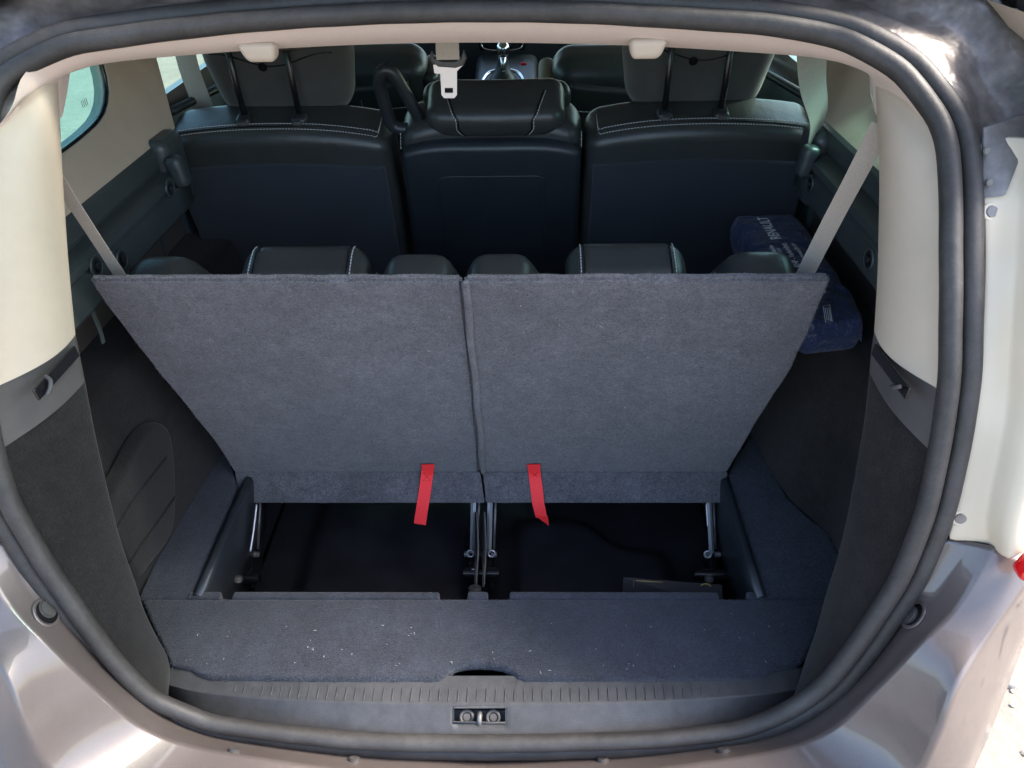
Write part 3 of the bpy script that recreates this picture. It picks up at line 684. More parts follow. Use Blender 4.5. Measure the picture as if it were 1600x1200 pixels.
# quarter window surrounds and glass
for sg in (-1, 1):
    zb = 1.228 if sg < 0 else 1.25
    wy = [(.98, 1.285), (1.25, 1.285), (1.40, 1.293), (1.46, 1.312), (1.487, 1.345), (1.492, 1.40), (1.485, 1.47), (1.23, 1.475), (.98, 1.47), (.975, 1.38), (.98, 1.285)]
    outer = [(.86, zb), (1.25, zb), (1.45, zb), (1.60, zb), (1.60, 1.40), (1.60, 1.53), (.86, 1.53)]
    m = 48
    def ring(pts, x):
        P_ = [V((sg * x, a, b)) for a, b in pts]; out = []
        for k in range(len(P_)):
            for t in range(8): out.append(P_[k].lerp(P_[(k + 1) % len(P_)], t / 8))
        return out
    sm = crom([V((0, a_, b_)) for a_, b_ in wy], 57)[:-1]
    def ring2(x): return [V((sg * x, p.y, p.z)) for p in sm]
    ri, ro = ring2(.705), ring(outer, .655)
    rows = [ro, [p.lerp(q, .5) + V((sg * -.006, 0, 0)) for p, q in zip(ro, ri)], [p.lerp(q, .9) for p, q in zip(ro, ri)], ri, [p + V((sg * .03, 0, 0)) for p in ri]]
    rows = [r + [r[0]] for r in rows]
    if sg > 0: rows = [list(reversed(r)) for r in rows]
    o = link('quarter_window', loft(rows), 'cream', car, ang=50); o['label'] = 'small tinted quarter window in a cream surround'
    gp = [V((sg * .722, a, b)) for a, b in [(1.02, 1.26), (1.56, 1.26), (1.56, 1.49), (1.14, 1.49)]]
    link('glass', prism(gp, (-sg, 0, 0), 0.003), 'qglass', o, smooth=False)
    link('frit_border', tube(ring2(.712), 0.005, 6, True), 'black', o, ang=None)
    # heater and print marks on the glass
    for k in range(4):
        a_ = V((sg * .7195, 1.40 + .006 * k, 1.325 + 0.0 * k)); link('glass_marking', tube([a_, a_ + V((0, .0, .012))], 0.0006, 4), 'black', o, smooth=False)
    # centre pillar
    rbox('centre_pillar', (0.035, 0.035, 0.42), 0.014, 'cream', car, T(sg * .676, 1.60, 1.37) @ Matrix.Rotation(R(-8 * sg), 4, 'Y'), div=(3, 3, 5))
    # outer body side closes the car
    bm = bmesh.new()
    quad(bm, (sg * .74, .78, .3), (sg * .74, 3.6, .3), (sg * .74, 3.6, 1.255), (sg * .74, .80, 1.255))
    quad(bm, (sg * .74, 1.58, 1.25), (sg * .74, 1.68, 1.25), (sg * .70, 1.68, 1.58), (sg * .70, 1.58, 1.58))
    quad(bm, (sg * .74, 2.78, 1.25), (sg * .74, 2.88, 1.25), (sg * .70, 2.88, 1.58), (sg * .70, 2.78, 1.58))
    quad(bm, (sg * .74, .80, 1.25), (sg * .74, .98, 1.25), (sg * .70, 1.10, 1.58), (sg * .70, .9, 1.58))
    quad(bm, (sg * .74, 1.50, 1.46), (sg * .74, .9, 1.46), (sg * .70, .9, 1.58), (sg * .70, 1.80, 1.58))
    o = link('body_side', from_bm(bm), 'paint', car, smooth=False); solid(o, 0.02, 0)
    # doors
    d = link('door_card', prism([V((sg * .715, y, z)) for y, z in ((1.67, .5), (2.76, .5), (2.76, 1.14), (2.4, 1.19), (1.67, 1.225))], (-sg, 0, 0), 0.03, 0.01), 'doorteal', car, ang=40)
    rbox('door_armrest', (0.07, 0.75, 0.10), 0.03, 'beige_door_lit_wing', d, T(sg * .69, 2.25, .98) @ Matrix.Rotation(R(4), 4, 'X'), div=(3, 8, 3))
    rbox('door_handle', (0.02, 0.13, 0.022), 0.009, 'chrome', d, T(sg * .678, 2.05, 1.115), div=(2, 5, 2))
    rbox('door_handle_recess', (0.016, 0.17, 0.05), 0.007, 'black', d, T(sg * .684, 2.05, 1.115), div=(2, 5, 2))
    link('window_ledge', tube([V((sg * .69, 1.68, 1.24)), V((sg * .69, 2.76, 1.15))], 0.010, 8), 'plastic', d, ang=None)
    link('door_glass', prism([V((sg * .735, 1.66, 1.2)), V((sg * .735, 2.80, 1.12)), V((sg * .71, 2.80, 1.52)), V((sg * .71, 1.66, 1.52))], (-sg, 0, 0), 0.003), 'wglass', d, smooth=False)
    link('front_door_glass', prism([V((sg * .735, 2.86, 1.1)), V((sg * .735, 3.6, 1.05)), V((sg * .71, 3.4, 1.52)), V((sg * .71, 2.86, 1.52))], (-sg, 0, 0), 0.003), 'wglass', d, smooth=False)
# roof lining
rows = []
for y in (1.19, 1.24, 1.3, 1.8, 2.6, 3.3):
    zc = {1.19: 1.545, 1.24: 1.54, 1.3: 1.535, 1.8: 1.545, 2.6: 1.545, 3.3: 1.52}[y]
    rows.append([V((x, y, zc - .05 * abs(x / .72) ** 4)) for x in np.linspace(-.72, .72, 13)])
o = link('roof_lining', loft(rows), 'cream_fabric', car, ang=None); solid(o, 0.03, 0)
rows = [[V((x, y, 1.62 - .05 * abs(x / .74) ** 3 - (0.03 if y < 1.1 else 0))) for x in np.linspace(-.74, .74, 13)] for y in (1.06, 1.15, 1.5, 2.4, 3.3)]
o = link('roof', loft(rows), 'paint', car, ang=None); solid(o, 0.01, 0)
# the open tailgate overhead, hinged at the roof edge
tg_a, tg_b = V((0, 1.07, 1.60)), V((0, -.02, 2.12))
def gate(u, x, t): return tg_a.lerp(tg_b, u) + V((x * (1.0 if u < .7 else 1.0 + .08 * (u - .7)), 0, 0.05 * math.sin(math.pi * u) + t - .04 * abs(x / .6) ** 3))
us = [0.02, .08, .2, .35, .5, .62, .75, .9, 1.0]; xs2 = list(np.linspace(-.60, .60, 13))
tailgate = link('tailgate', loft([[gate(u, x, .03) for x in xs2] for u in us[4:]]), 'paint', car, ang=None); solid(tailgate, .05, 0); tailgate['label'] = 'open tailgate raised above the boot'
link('window_glass', loft([[gate(u, x, .03) for x in xs2[1:-1]] for u in us[:5]]), 'tglass', tailgate, ang=None)
for sg in (-1, 1): link('window_frame', tube([gate(u, sg * .56, .03) for u in us[:6]], .03, 8, flat=.6), 'paint', tailgate, ang=None)
link('inner_trim', loft([[gate(u, x, -.012) for x in xs2[1:-1]] for u in us[4:]]), 'greyplastic', tailgate, ang=None)
# cabin floor, dash and windscreen
bm = bmesh.new()
quad(bm, (-.74, .66, .33), (.74, .66, .33), (.74, 3.6, .33), (-.74, 3.6, .33))
quad(bm, (-.6, 1.40, .33), (.6, 1.40, .33), (.6, 1.40, .56), (-.6, 1.40, .56))
o = link('cabin_floor', from_bm(bm), 'carpet3', car, smooth=False); solid(o, 0.01, 0)
rbox('dashboard', (1.44, 0.45, 0.45), 0.08, 'plastic', car, T(0, 3.45, .93), div=(8, 4, 4))
link('windscreen', prism([V((-.72, 3.3, 1.53)), V((.72, 3.3, 1.53)), V((.74, 3.95, 1.08)), V((-.74, 3.95, 1.08))], (0, -.5, -.8), 0.004), 'wscreen', car, smooth=False)
link('firewall', prism([V((-.74, 3.7, .3)), V((.74, 3.7, .3)), V((.74, 3.95, 1.1)), V((-.74, 3.95, 1.1))], (0, -1, 0), 0.02), 'plastic', car, smooth=False)
# gear console
gc = Py(786, 128, 2.95)
con = rbox('gear_console', (0.24, 0.40, 0.40), 0.03, 'plastic', car, T(gc.x + .01, 3.05, gc.z - .19) @ Matrix.Rotation(R(14), 4, 'X'), div=(4, 4, 4))
kn = Py(786, 77, 2.93)
link('gear_stick', tube([V((gc.x, 2.96, gc.z - .02)), V(kn) + V((0, 0, -.02))], 0.010, 10), 'chrome', con, ang=None)
link('gear_gaiter', tube(crom([V((gc.x, 2.965, gc.z - .0)), V((gc.x, 2.963, gc.z + .03)), V((gc.x, 2.96, gc.z + .06)), V((gc.x, 2.955, gc.z + .085))], 12), [.055, .05, .045, .04, .034, .03, .026, .023, .02, .018, .016, .014], 16), 'leather', con, ang=None)
bm = bmesh.new(); bmesh.ops.create_uvsphere(bm, u_segments=20, v_segments=12, radius=0.024)
link('gear_knob', from_bm(bm), 'chrome', con, ang=None, mtx=T(*kn) @ Matrix.Diagonal((1, 1, 1.2, 1)))
link('gaiter_ring', tube(crom([V((gc.x + dx, 2.955 + dy, gc.z + .012 + dy * .25)) for dx, dy in ((-.075, -.08), (-.06, .03), (0, .06), (.06, .03), (.075, -.08), (0, -.10))], 40, True), 0.007, 8, True), 'chrome', con, ang=None)
q = Py(818, 100, 2.98); rbox('hazard_switch', (0.022, 0.008, 0.010), 0.003, 'redled', con, T(*q), div=(2, 2, 2))
q = Py(785, 68, 3.18); rbox('radio_trim', (0.18, 0.02, 0.05), 0.009, 'black', con, T(*q), div=(4, 2, 2))
link('radio_bezel', tube(crom([V((q.x + dx, q.y - .012, q.z + dz)) for dx, dz in ((-.085, .02), (-.07, -.015), (0, -.022), (.07, -.015), (.085, .02))], 30), 0.003, 6), 'chrome', con, ang=None)

# ================================================================== second row seats
def place(x, y, z, tilt): return T(x, y, z) @ Matrix.Rotation(R(tilt), 4, 'X')      # positive tilt leans the top to the rear
def outer_seat(xc, inner, label):
    w_, L, t = 0.488, 0.645, 0.14
    mt = place(xc, 1.747, .594, 15)
    e = empty('second_row_seat', (xc, 1.747, .594), label, 'car seat', 'second row seats')
    hs = (w_ / 2, t / 2, L / 2)
    def shape(p):
        top = max(0, (p.z / hs[2]) - 0.4) / 0.6; u = p.x / hs[0] * inner
        return V((p.x * (1 - 0.02 * top), p.y, p.z - top ** 2 * (0.018 * max(0, u) ** 3 + 0.012 * max(0, -u) ** 4) + 0.006 * top * math.cos(p.x * 9)))
    body = T(0, t / 2, L / 2)
    rbox('backrest', (w_, t, L), 0.034, 'leather', e, mt @ body, shape, div=(14, 4, 12), k=4)
    rbox('back_cover', (w_ - 0.030, 0.014, 0.568), 0.0065, 'backcloth', e, mt @ T(-inner * 0.004, 0.0015, 0.288), lambda p: V((p.x, p.y, p.z + (0.006 * math.cos(p.x * 11) if p.z > .2 else 0))), div=(14, 1, 8))
    for px in (-.02, ):
        pass
    def sp(p): return (mt @ body) @ (shape(rmap(p, hs, 0.034)))
    lines = []
    for zz, yy in ((hs[2], -hs[1] + 0.033), (hs[2], -hs[1] + 0.017)):
        ln = []
        for k in range(41):
            u = -1 + 2 * k / 40; x = u * (hs[0] - 0.026)
            q = V((x, yy, zz)); q = sp(q); ctr = mt @ V((x * .6, t / 2, L - .06)); ln.append(q + (q - ctr).normalized() * 0.0012)
        if inner > 0: ln += [sp(V((hs[0] - .022, yy + .02 * k, zz))) + V((0, 0, .001)) for k in range(1, 4)]
        else: ln = [sp(V((-hs[0] + .022, yy + .02 * k, zz))) + V((0, 0, .001)) for k in range(3, 0, -1)] + ln
        lines.append(ln)
    dashes('stitching', lines, 'thread', e)
    seam = [sp(V((-1 * (hs[0] - .02) + (2 * (hs[0] - .02)) * k / 40, -hs[1] + 0.025, hs[2]))) for k in range(41)]
    link('seam_piping', tube(seam, 0.0016, 6), 'black', e, ang=None)
    # side return of the stitching
    # headrest on two posts
    hr = rbox('headrest', (0.315, 0.10, 0.235), 0.045, 'leather2', e, mt @ T(inner * 0.008, 0.150, L + 0.088), lambda p: V((p.x * (1 - 0.12 * max(0, -p.z / .12)), p.y + 0.25 * p.x * p.x * 2, p.z)), div=(8, 4, 6), k=4)
    link('headrest_seam', tube([mt @ T(inner * 0.008, 0.150, L + .088) @ V((x, -.0505 + .5 * x * x, .02 - .012 * math.cos(x * 28))) for x in np.linspace(-.125, .125, 24)], 0.0016, 6), 'black', hr, ang=None)
    for sx in (-1, 1):
        ln = [mt @ T(inner * 0.008, 0.150, L + .088) @ V((sx * (.128 - .02 * max(0, -z / .11) ** 2), -.030 + .5 * .0164, z)) for z in np.linspace(-.10, .09, 14)]
        dashes('headrest_stitching', [ln], 'thread', hr)
    cyl('headrest_button', 0.009, 0.006, 'black', hr, mt @ T(inner * 0.008 - .02, 0.098, L + .095) @ Matrix.Rotation(R(90), 4, 'X'), bev=0.002)
    for dx in (-.060, .056):
        x = inner * 0.008 + dx - .012
        link('headrest_post', tube([mt @ V((x, .055, L - .01)), mt @ V((x, .062, L + .06)), mt @ V((x, .085, L + .20))], 0.0065, 10), 'black', e, ang=None)
        col = rbox('post_collar', (0.032, 0.036, 0.020), 0.009, 'plastic', e, mt @ T(x, .050, L + .006), div=(3, 3, 2))
        rbox('release_button', (0.018, 0.010, 0.010), 0.004, 'greyplastic', col, mt @ T(x, .030, L + .008), div=(2, 2, 2))
    return e
outer_seat(-.452, 1, 'black leather second row seat at the left, its headrest raised on two posts')
outer_seat(.441, -1, 'black leather second row seat at the right, above the blue bag')
# middle seat
mt = place(0.0, 1.747, .622, 15); L = .635
e = empty('second_row_seat', (0, 1.747, .622), 'narrow middle second row seat with plastic back and headrest folded low', 'car seat', 'second row seats')
rbox('backrest', (.400, .13, L), 0.035, 'leather', e, mt @ T(0, .072, L / 2), lambda p: V((p.x * (1 - .04 * max(0, p.z / .32)), p.y, p.z - .03 * max(0, p.z / .32) * abs(p.x / .2) ** 3)), div=(12, 4, 10), k=4)
pm = mt @ T(0, .006, .298)
pf = lambda p: V((p.x * (1 - .02 * max(0, p.z / .27) - .10 * max(0, -p.z / .27)), p.y - .010 * math.cos(p.x * 7) * (1 if p.y < 0 else 0), p.z - .02 * max(0, p.z / .27) * abs(p.x / .19) ** 4))
bp = rbox('back_panel', (.388, .040, .60), 0.018, 'plastic', e, pm, pf, div=(12, 2, 12), k=4)
rec = []
for x, z in ((-.115, .17), (-.11, .185), (-.09, .19), (0, .19), (.09, .19), (.11, .185), (.115, .17), (.112, 0), (.108, -.10), (.09, -.125), (0, -.135), (-.09, -.125), (-.108, -.10), (-.112, 0)):
    rec.append(pm @ pf(V((x, -.0195, z + .035))))
link('panel_groove', tube(crom(rec, 90, True), 0.0022, 6, True), 'plastic', bp, ang=None)
dashes('stitching', [[mt @ V((s_ * .190, .008 + .012 * k, L - .062 + .012 * k)) for k in range(3)] for s_ in (-1, 1)], 'thread', e)
hm = mt @ T(0.012, .050, L + .014) @ Matrix.Rotation(R(12), 4, 'X')
hf = lambda p: V((p.x * (1 - .34 * max(0, -p.z / .05) * (1 if p.y < 0 else .6)), p.y - .012 * math.cos(p.x * 12), p.z - .010 * (p.x / .14) ** 2))
hr = rbox('headrest', (.285, .125, .068), 0.030, 'leather', e, hm, hf, div=(14, 5, 5), k=4)
lines = []
for s_ in (-1, 1):
    lines.append([hm @ (hf(rmap((s_ * (.078 + .05 * max(0, (t_ - .5)) ), -.0625 if t_ < .6 else -.0625 + (t_ - .6) * .18, -.030 + .064 * min(1, t_ / .6)), (.1425, .0625, .034), .030)) + V((0, -.001, .001))) for t_ in np.linspace(0, 1, 16)])
dashes('headrest_stitching', lines, 'thread', hr)
for s_ in (-1, 1): link('headrest_fold', tube([l + V((-.004 * s_, -.0, .0)) for l in lines[0 if s_ < 0 else 1]], 0.0016, 6), 'black', hr, ang=None)
for s_ in (-1, 1): rbox('headrest_socket', (.05, .05, .012), .005, 'plastic', e, mt @ T(.012 + s_ * .065, .03, L - .004), div=(2, 2, 1))
# side wing behind headrest and the pull loop
rbox('headrest_shell', (.315, .06, .07), .029, 'leather', hr, mt @ T(.012, .110, L - .008), div=(8, 3, 4), k=4)
lp_ = [(-.205, .0), (-.215, .045), (-.218, .085), (-.207, .108), (-.190, .105), (-.172, .07), (-.150, .02), (-.152, -.002), (-.175, -.008)]
link('pull_loop', tube(crom([mt @ V((x - .002, .045, L - .030 + z * 1.12)) for x, z in lp_], 60, True), 0.0135, 10, True, up=V((0, 1, 0))), 'plastic', e, ang=None)

# ================================================================== front seats
def front_seat(xc, y, label, wing):
    e = empty('front_seat', (xc, y, .45), label, 'car seat', 'front seats')
    fm = place(xc, y, .55, 14)
    rbox('backrest', (.50, .16, .68), .06, 'leather', e, fm @ T(0, .08, .34), div=(8, 4, 8), k=4)
    rbox('wing', (.05, .14, .60), .024, wing, e, fm @ T((.255 if xc < 0 else -.262), .09, .33), div=(3, 3, 6))
    rbox('map_pocket', (.40, .03, .30), .013, 'leather', e, fm @ T(0, -.004, .48), lambda p: V((p.x, p.y, p.z - .02 * math.cos(p.x * 8))), div=(10, 2, 5))
    dashes('stitching', [[fm @ V((x, -.021, .555 - .01 * math.cos(x * 8))) for x in np.linspace(-.19, .19, 20)], [fm @ V((.06 if xc < 0 else -.06, -.021, z)) for z in np.linspace(.38, .58, 12)]], 'thread', e, r=.0011)
    tr = rbox('folding_tray', (.40, .024, .24), .011, 'plastic', e, fm @ T(0, -.035, .255) @ Matrix.Rotation(R(12), 4, 'X'), div=(8, 2, 5))
    torus('cup_ring', .035, .004, 'plastic', tr, fm @ T(-.10, -.055, .33) @ Matrix.Rotation(R(78), 4, 'X'))
front_seat(-.46, 2.42, 'black leather front seat back with map pocket, seen left of the gear lever', 'leather')
front_seat(.395, 2.36, 'black leather front seat back with window light coloured beige on its side edge, right of the gear lever', 'beige_door_lit_wing')  # beige wing stands in for window light on black leather

# ================================================================== third row seats (carpeted backs facing the boot)
TB = V((0, 1.017, 1.17)); BB = V((0, 1.23, .60)); dirv = (TB - BB).normalized(); NB = V((1, 0, 0)).cross(dirv); NB = NB if NB.y < 0 else -NB
def bd(px, py, k=0.0): return Pp(px, py, BB + NB * k, NB)
def third_seat(side, label):
    lft = side < 0; kk = 0.0 if lft else 0.004
    if lft: out = [(138, 438), (721, 438), (730, 520), (742, 640), (750, 740), (366, 740), (334, 690), (262, 602), (206, 532), (170, 485)]
    else: out = [(725, 438), (1299, 436), (1268, 512), (1237, 578), (1183, 660), (1136, 740), (754, 740), (745, 640), (733, 520)]
    dense = []
    for a_, b2 in zip(out, out[1:] + out[:1]):
        n_ = max(2, int(math.hypot(b2[0] - a_[0], b2[1] - a_[1]) / 22))
        for t_ in range(n_):
            j_ = 0 if t_ == 0 else 1.1
            dense.append((a_[0] + (b2[0] - a_[0]) * t_ / n_ + random.uniform(-j_, j_), a_[1] + (b2[1] - a_[1]) * t_ / n_ + random.uniform(-j_, j_)))
    P_ = [bd(*p, kk) for p in dense]
    cx = (min(p.x for p in P_) + max(p.x for p in P_)) / 2
    e = empty('third_row_seat', (cx, 1.23, .60), label, 'car seat', 'third row seats')
    # board, finely divided so that it can ripple a little
    bm = bmesh.new(); f = bm.faces.new([bm.verts.new(p) for p in P_])
    r = bmesh.ops.extrude_face_region(bm, geom=[f])
    for v in r['geom']:
        if isinstance(v, bmesh.types.BMVert): v.co -= NB * 0.016
    bmesh.ops.recalc_face_normals(bm, faces=bm.faces)
    bmesh.ops.bevel(bm, geom=[x for x in bm.edges if x.calc_face_angle(0) > R(60)], offset=0.005, segments=3, affect='EDGES', clamp_overlap=True)
    bmesh.ops.triangulate(bm, faces=[x for x in bm.faces if len(x.verts) > 4])
    bo = link('carpeted_back', from_bm(bm), 'carpet', e, ang=50)
    fo = [(366, 737), (750, 737), (757, 786), (374, 786)] if lft else [(754, 737), (1137, 737), (1134, 786), (760, 786)]
    nfl = V((0, -.86, .5)).normalized(); ofl = BB + NB * (kk - .001)
    q = [bd(*fo[0], kk + .0015), bd(*fo[1], kk + .0015)]
    q += [Pp(fo[2][0], fo[2][1], q[0], nfl), Pp(fo[3][0], fo[3][1], q[0], nfl)]
    fl = link('hinge_flap', prism(q, nfl, 0.010, 0.004, 3), 'carpet', e, ang=50)
    if not lft:                                       # rolled edge overlapping its neighbour
        ed = crom([bd(*p, kk + .001) for p in ((727, 442), (735, 520), (741, 580), (747, 640), (755, 738))], 40)
        link('rolled_edge', tube([p + V((.004 * math.sin(i * .5) * .3, 0, 0)) for i, p in enumerate(ed)], 0.006, 8), 'carpet', bo, ang=None)
    pile(bo, 48000, 0.0038, 'pile', bo, tuple(NB + V((0, 0, .6)))); pile(fl, 4000, 0.0035, 'pile', fl, (0, -.8, .5))
    # cushion in front of the board: two shoulders and a headrest between them
    cm = frame(V((cx, 1.23, .60)) - NB * 0.018, (1, 0, 0), dirv) ; Lb = (TB - BB).length
    yl = -1 if (cm.to_3x3() @ V((0, 1, 0))).y < 0 else 1
    hw = .27
    sh = (-.225, .198) if lft else (-.222, .200)
    def cf(p):
        b_ = max(math.exp(-((p.x - s_) / .062) ** 6) for s_ in sh)
        up = max(0, (p.z - .15) / .16)
        return V((p.x * (.86 + .14 * max(0, min(1, (p.z + .1) / .3))), p.y, p.z + min(up, 1) * (b_ * .075 - .132)))
    rbox('cushion', (.565, .10, .62), .045, 'leather', e, cm @ T(0, yl * .052, .31), cf, div=(40, 4, 12), k=4)
    hx0_, hx1_ = ((356, 562) if lft else (888, 1083))
    a = bd(hx0_, 437, -.05); b_ = bd(hx1_, 437, -.05)
    hmx = frame(V(((a.x + b_.x) / 2, 0, 0)) + V((0, (cm @ V((0, yl * .085, Lb - .160))).y, (cm @ V((0, yl * .085, Lb - .160))).z)), (1, 0, 0), dirv)
    wd = b_.x - a.x
    hh = rbox('headrest', (wd, .11, .20), .04, 'leather', e, hmx, lambda p: V((p.x * (1 + .03 * p.z / .1), p.y, p.z)), div=(8, 4, 5), k=4)
    for s_ in (-1, 1):
        ln = [hmx @ V((s_ * (wd / 2 - .022), -.056 * yl * -1 if False else y_, z_)) for y_, z_ in ((-.0555, .03), (-.055, .06), (-.046, .087), (-.03, .0985), (-.01, .1012), (.02, .1012), (.04, .092))]
        dashes('headrest_stitching', [ln], 'thread', hh, r=.0009)
        link('headrest_seam', tube([p + V((-s_ * .006, 0, 0)) for p in crom(ln, 16)], 0.0015, 6), 'black', hh, ang=None)
    # red pull strap
    def flp(px, py, k): return Pp(px, py, q[0] + nfl * k, nfl)
    if lft: path = [bd(669, 726, .003), bd(668, 736, .005), flp(667, 745, .0035), flp(664, 768, .003), flp(661, 786, .004), flp(656, 819, .003)]
    else: path = [bd(834, 726, .007), bd(835, 736, .009), flp(836, 745, .0035), flp(839, 768, .003), flp(841, 786, .005), flp(846, 808, .007)]
    pth = crom(path, 20)
    wdir = [V((1, 0, 0)) for _ in pth]
    if not lft: wdir = [V((1, -.35 * max(0, (i - 11) / 8), .25 * max(0, (i - 11) / 8))).normalized() for i in range(20)]
    sr = ribbon('pull_strap', pth, wdir, 0.0255, 0.0016, 'red', e); sr['label'] = 'bright red webbing pull strap'
    top = ribbon('strap_fold', crom([path[0] + NB * .002 + dirv * .004, path[0] + NB * .003, path[0] + NB * .003 - dirv * .007], 6), V((1, 0, 0)), 0.0262, 0.003, 'red', sr)
    c0 = pth[5]; ax = (pth[6] - pth[4]).normalized(); nx_ = V((1, 0, 0)); no = ax.cross(nx_); no = no if no.y < 0 else -no
    cs = [c0 + nx_ * a_ + ax * b2 + no * .0013 for a_, b2 in ((-.008, -.008), (.008, -.008), (.008, .010), (-.008, .010))]
    dashes('strap_stitching', [[cs[0], cs[2]], [cs[1], cs[3]], [cs[0], cs[1]], [cs[2], cs[3]]], 'redstitch', sr, on=.003, off=.0006, r=.0009)
    if not lft:                                      # folded pointed end
        a = pth[-1]; 
        link('strap_tip', prism([a + V((-.012, 0, .003)), a + V((.013, -.003, .006)), a + V((.016, -.004, -.022))], (0, -1, .2), .0016), 'red', sr, smooth=False)
    return e
third_seat(-1, 'left third row seat, blue grey carpeted back with red pull strap')
third_seat(1, 'right third row seat, blue grey carpeted back with twisted red strap')

# ================================================================== seat belts
def belt(name, pts, wdir, wid, label, n=16):
    e = ribbon(name, crom(pts, n), wdir, wid, 0.0014, 'belt'); e['label'] = label; e['category'] = 'seat belt'; e['group'] = 'seat belts'; return e
belt('seat_belt', [Px(1378, 195, .56), Px(1344, 262, .545), Px(1300, 345, .53), Px(1256, 432, .515), Px(1240, 465, .51)], V((.87, -.2, .45)), .028, 'beige seat belt slanting down from the right rear pillar')
belt('seat_belt', [Py(78, 260, 1.03), Py(108, 308, 1.05), Py(145, 365, 1.065), Py(190, 434, 1.08), Py(215, 470, 1.12)], V((.83, -.2, .5)), .021, 'beige seat belt slanting down from the left rear pillar')
nb = 24; wds = [V((math.cos(t * 1.5 - .3), math.sin(t * 1.5 - .3), .1)) for t in np.linspace(0, 1, nb)]
belt('seat_belt', [Py(1268, 70, 1.47), Py(1270, 130, 1.47), Py(1279, 180, 1.48), Py(1271, 215, 1.49), Py(1262, 240, 1.50)], wds, .050, 'beige seat belt hanging twisted beside the right second row seat', nb)
belt('seat_belt', [Py(286, 70, 1.80), Py(298, 115, 1.80), Py(315, 160, 1.80), Py(328, 200, 1.80)], V((1, .1, .3)), .045, 'beige seat belt beside the door, left of the raised headrest')
# belt tongue hanging from the roof
bt = empty('belt_buckle', Py(703, 110, 1.35), 'pale metal belt tongue hanging from the roof lining at the centre', 'belt buckle')
yb = 1.35
def pb(px, py, dy=0): return Py(px, py, yb + dy)
ribbon('belt_webbing', [pb(699, 55, -.001), pb(699, 75, -.003), pb(700, 93, -.004)], V((1, 0, 0)), pb(717, 80).x - pb(681, 80).x, .004, 'belt', bt)
link('tongue_grip', prism([pb(*p) for p in ((674, 80), (679, 92), (690, 96), (712, 96), (720, 90), (724, 78), (729, 92), (724, 104), (712, 108), (684, 106), (673, 97), (671, 86))], (0, -1, 0), .012, .003), 'greyplastic', bt, ang=40)
tg = link('tongue', loft([[V((0, 0, 0))] * 2] * 2), 'buckle', bt) if False else None
outer = [pb(*p, .002) for p in ((677, 101), (724, 101), (714, 111), (714, 148), (710, 153), (694, 153), (690, 148), (688, 115), (679, 114))]
hole = [pb(*p, .002) for p in ((695, 137), (695, 145), (708, 145), (708, 137))]
from mathutils.geometry import tessellate_polygon
tri = tessellate_polygon([outer, hole]); allp = outer + hole
o = link('tongue', mesh(allp, [tuple(t) for t in tri]), 'buckle', bt, smooth=False); solid(o, .003, 0)

# ================================================================== blue bag on the right shelf
ZB = 1.045
bag = empty('first_aid_bag', (.60, 1.36, .965), 'navy blue nylon bag with white RENAULT lettering on the right shelf', 'bag')
c00, c10, c11, c01 = Pz(1146, 333, ZB), Pz(1243, 330, ZB), Pz(1352, 490, ZB - .02), Pz(1262, 500, ZB - .02)
def bagf(p):                                          # unit box -> bag
    u, v, w_ = p.x + .5, p.y + .5, p.z + .5
    top = c01.lerp(c11, u).lerp(c00.lerp(c10, u), v)
    puff = .004 * math.sin(math.pi * min(max(u, 0), 1)) * math.sin(math.pi * min(max(v, 0), 1))
    cr = .0022 * math.sin(v * 31 + u * 5) * math.sin(u * 11) * (1.6 if v < .35 else .5)
    return V((top.x, top.y, top.z + (puff + cr) * (1 if w_ > .5 else 0) - (1 - w_) * .078 )) + V((.010 * math.sin(w_ * math.pi) * (u - .5) * 2, .010 * math.sin(w_ * math.pi) * (v - .5) * 2, 0))
link('bag_body', rbox_me((1, 1, 1), .13, bagf, (12, 40, 6), 4), 'bag', bag, ang=None)
def edge_pt(t, w_):
    if t < .25: u, v = t * 4, 1
    elif t < .5: u, v = 1, 1 - (t - .25) * 4
    elif t < .75: u, v = 1 - (t - .5) * 4, 0
    else: u, v = 0, (t - .75) * 4
    q = rmap((u - .5, v - .5, w_ - .5), (.5, .5, .5), .13); return bagf(q)
for w_ in (.55,): link('zip', tube(crom([edge_pt(t, w_) for t in np.linspace(0, 1, 48, endpoint=False)], 120, True), .0013, 6, True), 'bag', bag, ang=None)
# gathered nylon at the near end
for k in range(7):
    u = .12 + .13 * k; a = bagf(V((u - .5, -.46, .40))); b_ = bagf(V((u - .46, -.5, -.15)))
    link('gather', tube(crom([a, a.lerp(b_, .5) + V((.004 * math.sin(k * 2), -.004, .002)), b_], 10), [.001 + .004 * math.sin(math.pi * t / 9) for t in range(10)], 8), 'bag', bag, ang=None)
def print_line(s, a, b_, name='lettering'):
    me = text_me(s, 1.0); xs_ = [v.co.x for v in me.vertices]; x0, x1 = min(xs_), max(xs_)
    p, q = Pz(*a, ZB + .004), Pz(*b_, ZB + .004); d = q - p; sc = d.length / (x1 - x0)
    xd = d.normalized(); up = V((0, 0, 1)).cross(xd)
    for v in me.vertices:
        l = V(((v.co.x - x0) * sc, v.co.y * sc * 1.25, 0)); pos = p + xd * l.x + up * l.y
        # rest on the bag top
        v.co = pos + V((0, 0, surf_z(pos) + .0012 - pos.z))
    return link(name, me, 'print', bag, smooth=False)
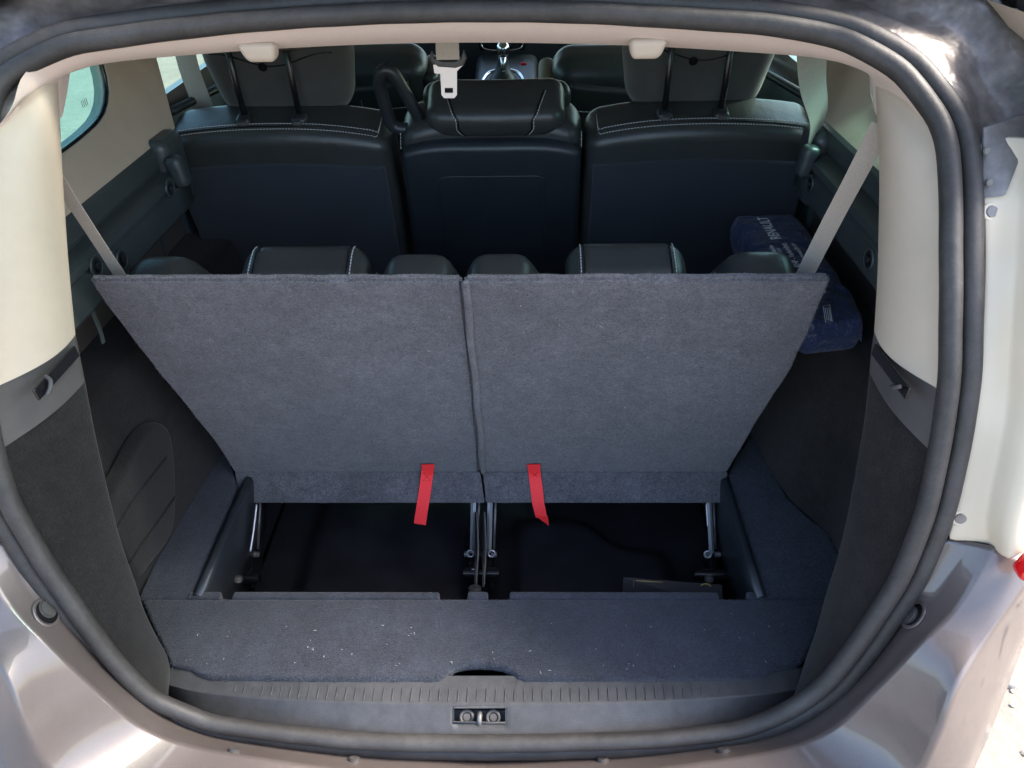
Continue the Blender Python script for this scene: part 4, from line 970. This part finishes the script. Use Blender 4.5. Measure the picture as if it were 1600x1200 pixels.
def surf_z(pos):
    best = ZB
    # invert the top quad approximately
    u = v = .5
    for _ in range(12):
        q = c01.lerp(c11, u).lerp(c00.lerp(c10, u), v)
        du = (c11 - c01).lerp(c10 - c00, v); dv = c00.lerp(c10, u) - c01.lerp(c11, u)
        det = du.x * dv.y - du.y * dv.x; ex, ey = pos.x - q.x, pos.y - q.y
        u += (ex * dv.y - ey * dv.x) / det; v += (du.x * ey - du.y * ex) / det
    return bagf(V((u - .5, v - .5, .5))).z
print_line('RENAULT', (1222, 369), (1198, 337)); print_line('Kombi-Verbandtasche', (1232, 412), (1208, 378))
print_line('Trousse de secours', (1239, 411), (1219, 382)); print_line('KHP - Verbandset', (1253, 408), (1229, 375))
print_line('Warnweste EN 471', (1263, 402), (1244, 375))
def outline(pts, r, closed=True):
    P_ = [Pz(*p, ZB) for p in pts]; P_ = [V((p.x, p.y, surf_z(p) + .001)) for p in P_]
    link('printed_mark', tube(P_, r, 4, closed, flat=.3), 'print', bag, smooth=False)
outline(((1268, 428), (1280, 424), (1288, 431), (1292, 446), (1281, 448)), .0012)
outline(((1289, 467), (1299, 465), (1305, 485), (1294, 488)), .0007)
for k in range(3): outline(((1292 + 3 * k, 469), (1296.5 + 3 * k, 484)), .0006, False)

# ================================================================== lint and crumbs on the carpets
def lint(n):
    vs, fs = [], []
    def add(p, nrm, L_, r):
        d = V((random.gauss(0, 1), random.gauss(0, 1), random.gauss(0, 1))); d = (d - nrm * d.dot(nrm)).normalized()
        s = d.cross(nrm); i0 = len(vs); bend = s * L_ * random.uniform(-.4, .4); pts = [p, p + d * L_ / 2 + bend + nrm * r, p + d * L_]
        for q in pts: vs.extend([q + s * r + nrm * .002, q - s * r + nrm * .002])
        fs.extend([(i0, i0 + 1, i0 + 3, i0 + 2), (i0 + 2, i0 + 3, i0 + 5, i0 + 4)])
    for _ in range(n):
        k = random.random(); L_ = random.choice((.0008, .0008, .001, .0015, .003, .005)); r = .0003 if L_ > .002 else .00045
        if k < .55:
            px, py = random.uniform(250, 1240), random.uniform(450, 780)
            m_ = (py - 440) / 300; lo, hi = 150 + 225 * m_, 1290 - 160 * m_
            if lo < px < hi: add(bd(px, min(py, 735), .006), NB, L_, r)
        elif k < 1.1:
            add(Pz(random.uniform(285, 1230), 945 + 108 * random.random() ** .6, ZF), V((0, 0, 1)), L_, r)
        else:
            add(Pz(random.uniform(300, 1150), random.uniform(1064, 1090), .594), V((0, 0, 1)), L_, r)
    o = link('lint', mesh(vs, fs), 'lint', smooth=False); o['kind'] = 'stuff'; o['label'] = 'pale lint and crumbs caught in the dark carpets'; o['category'] = 'lint'
lint(110)
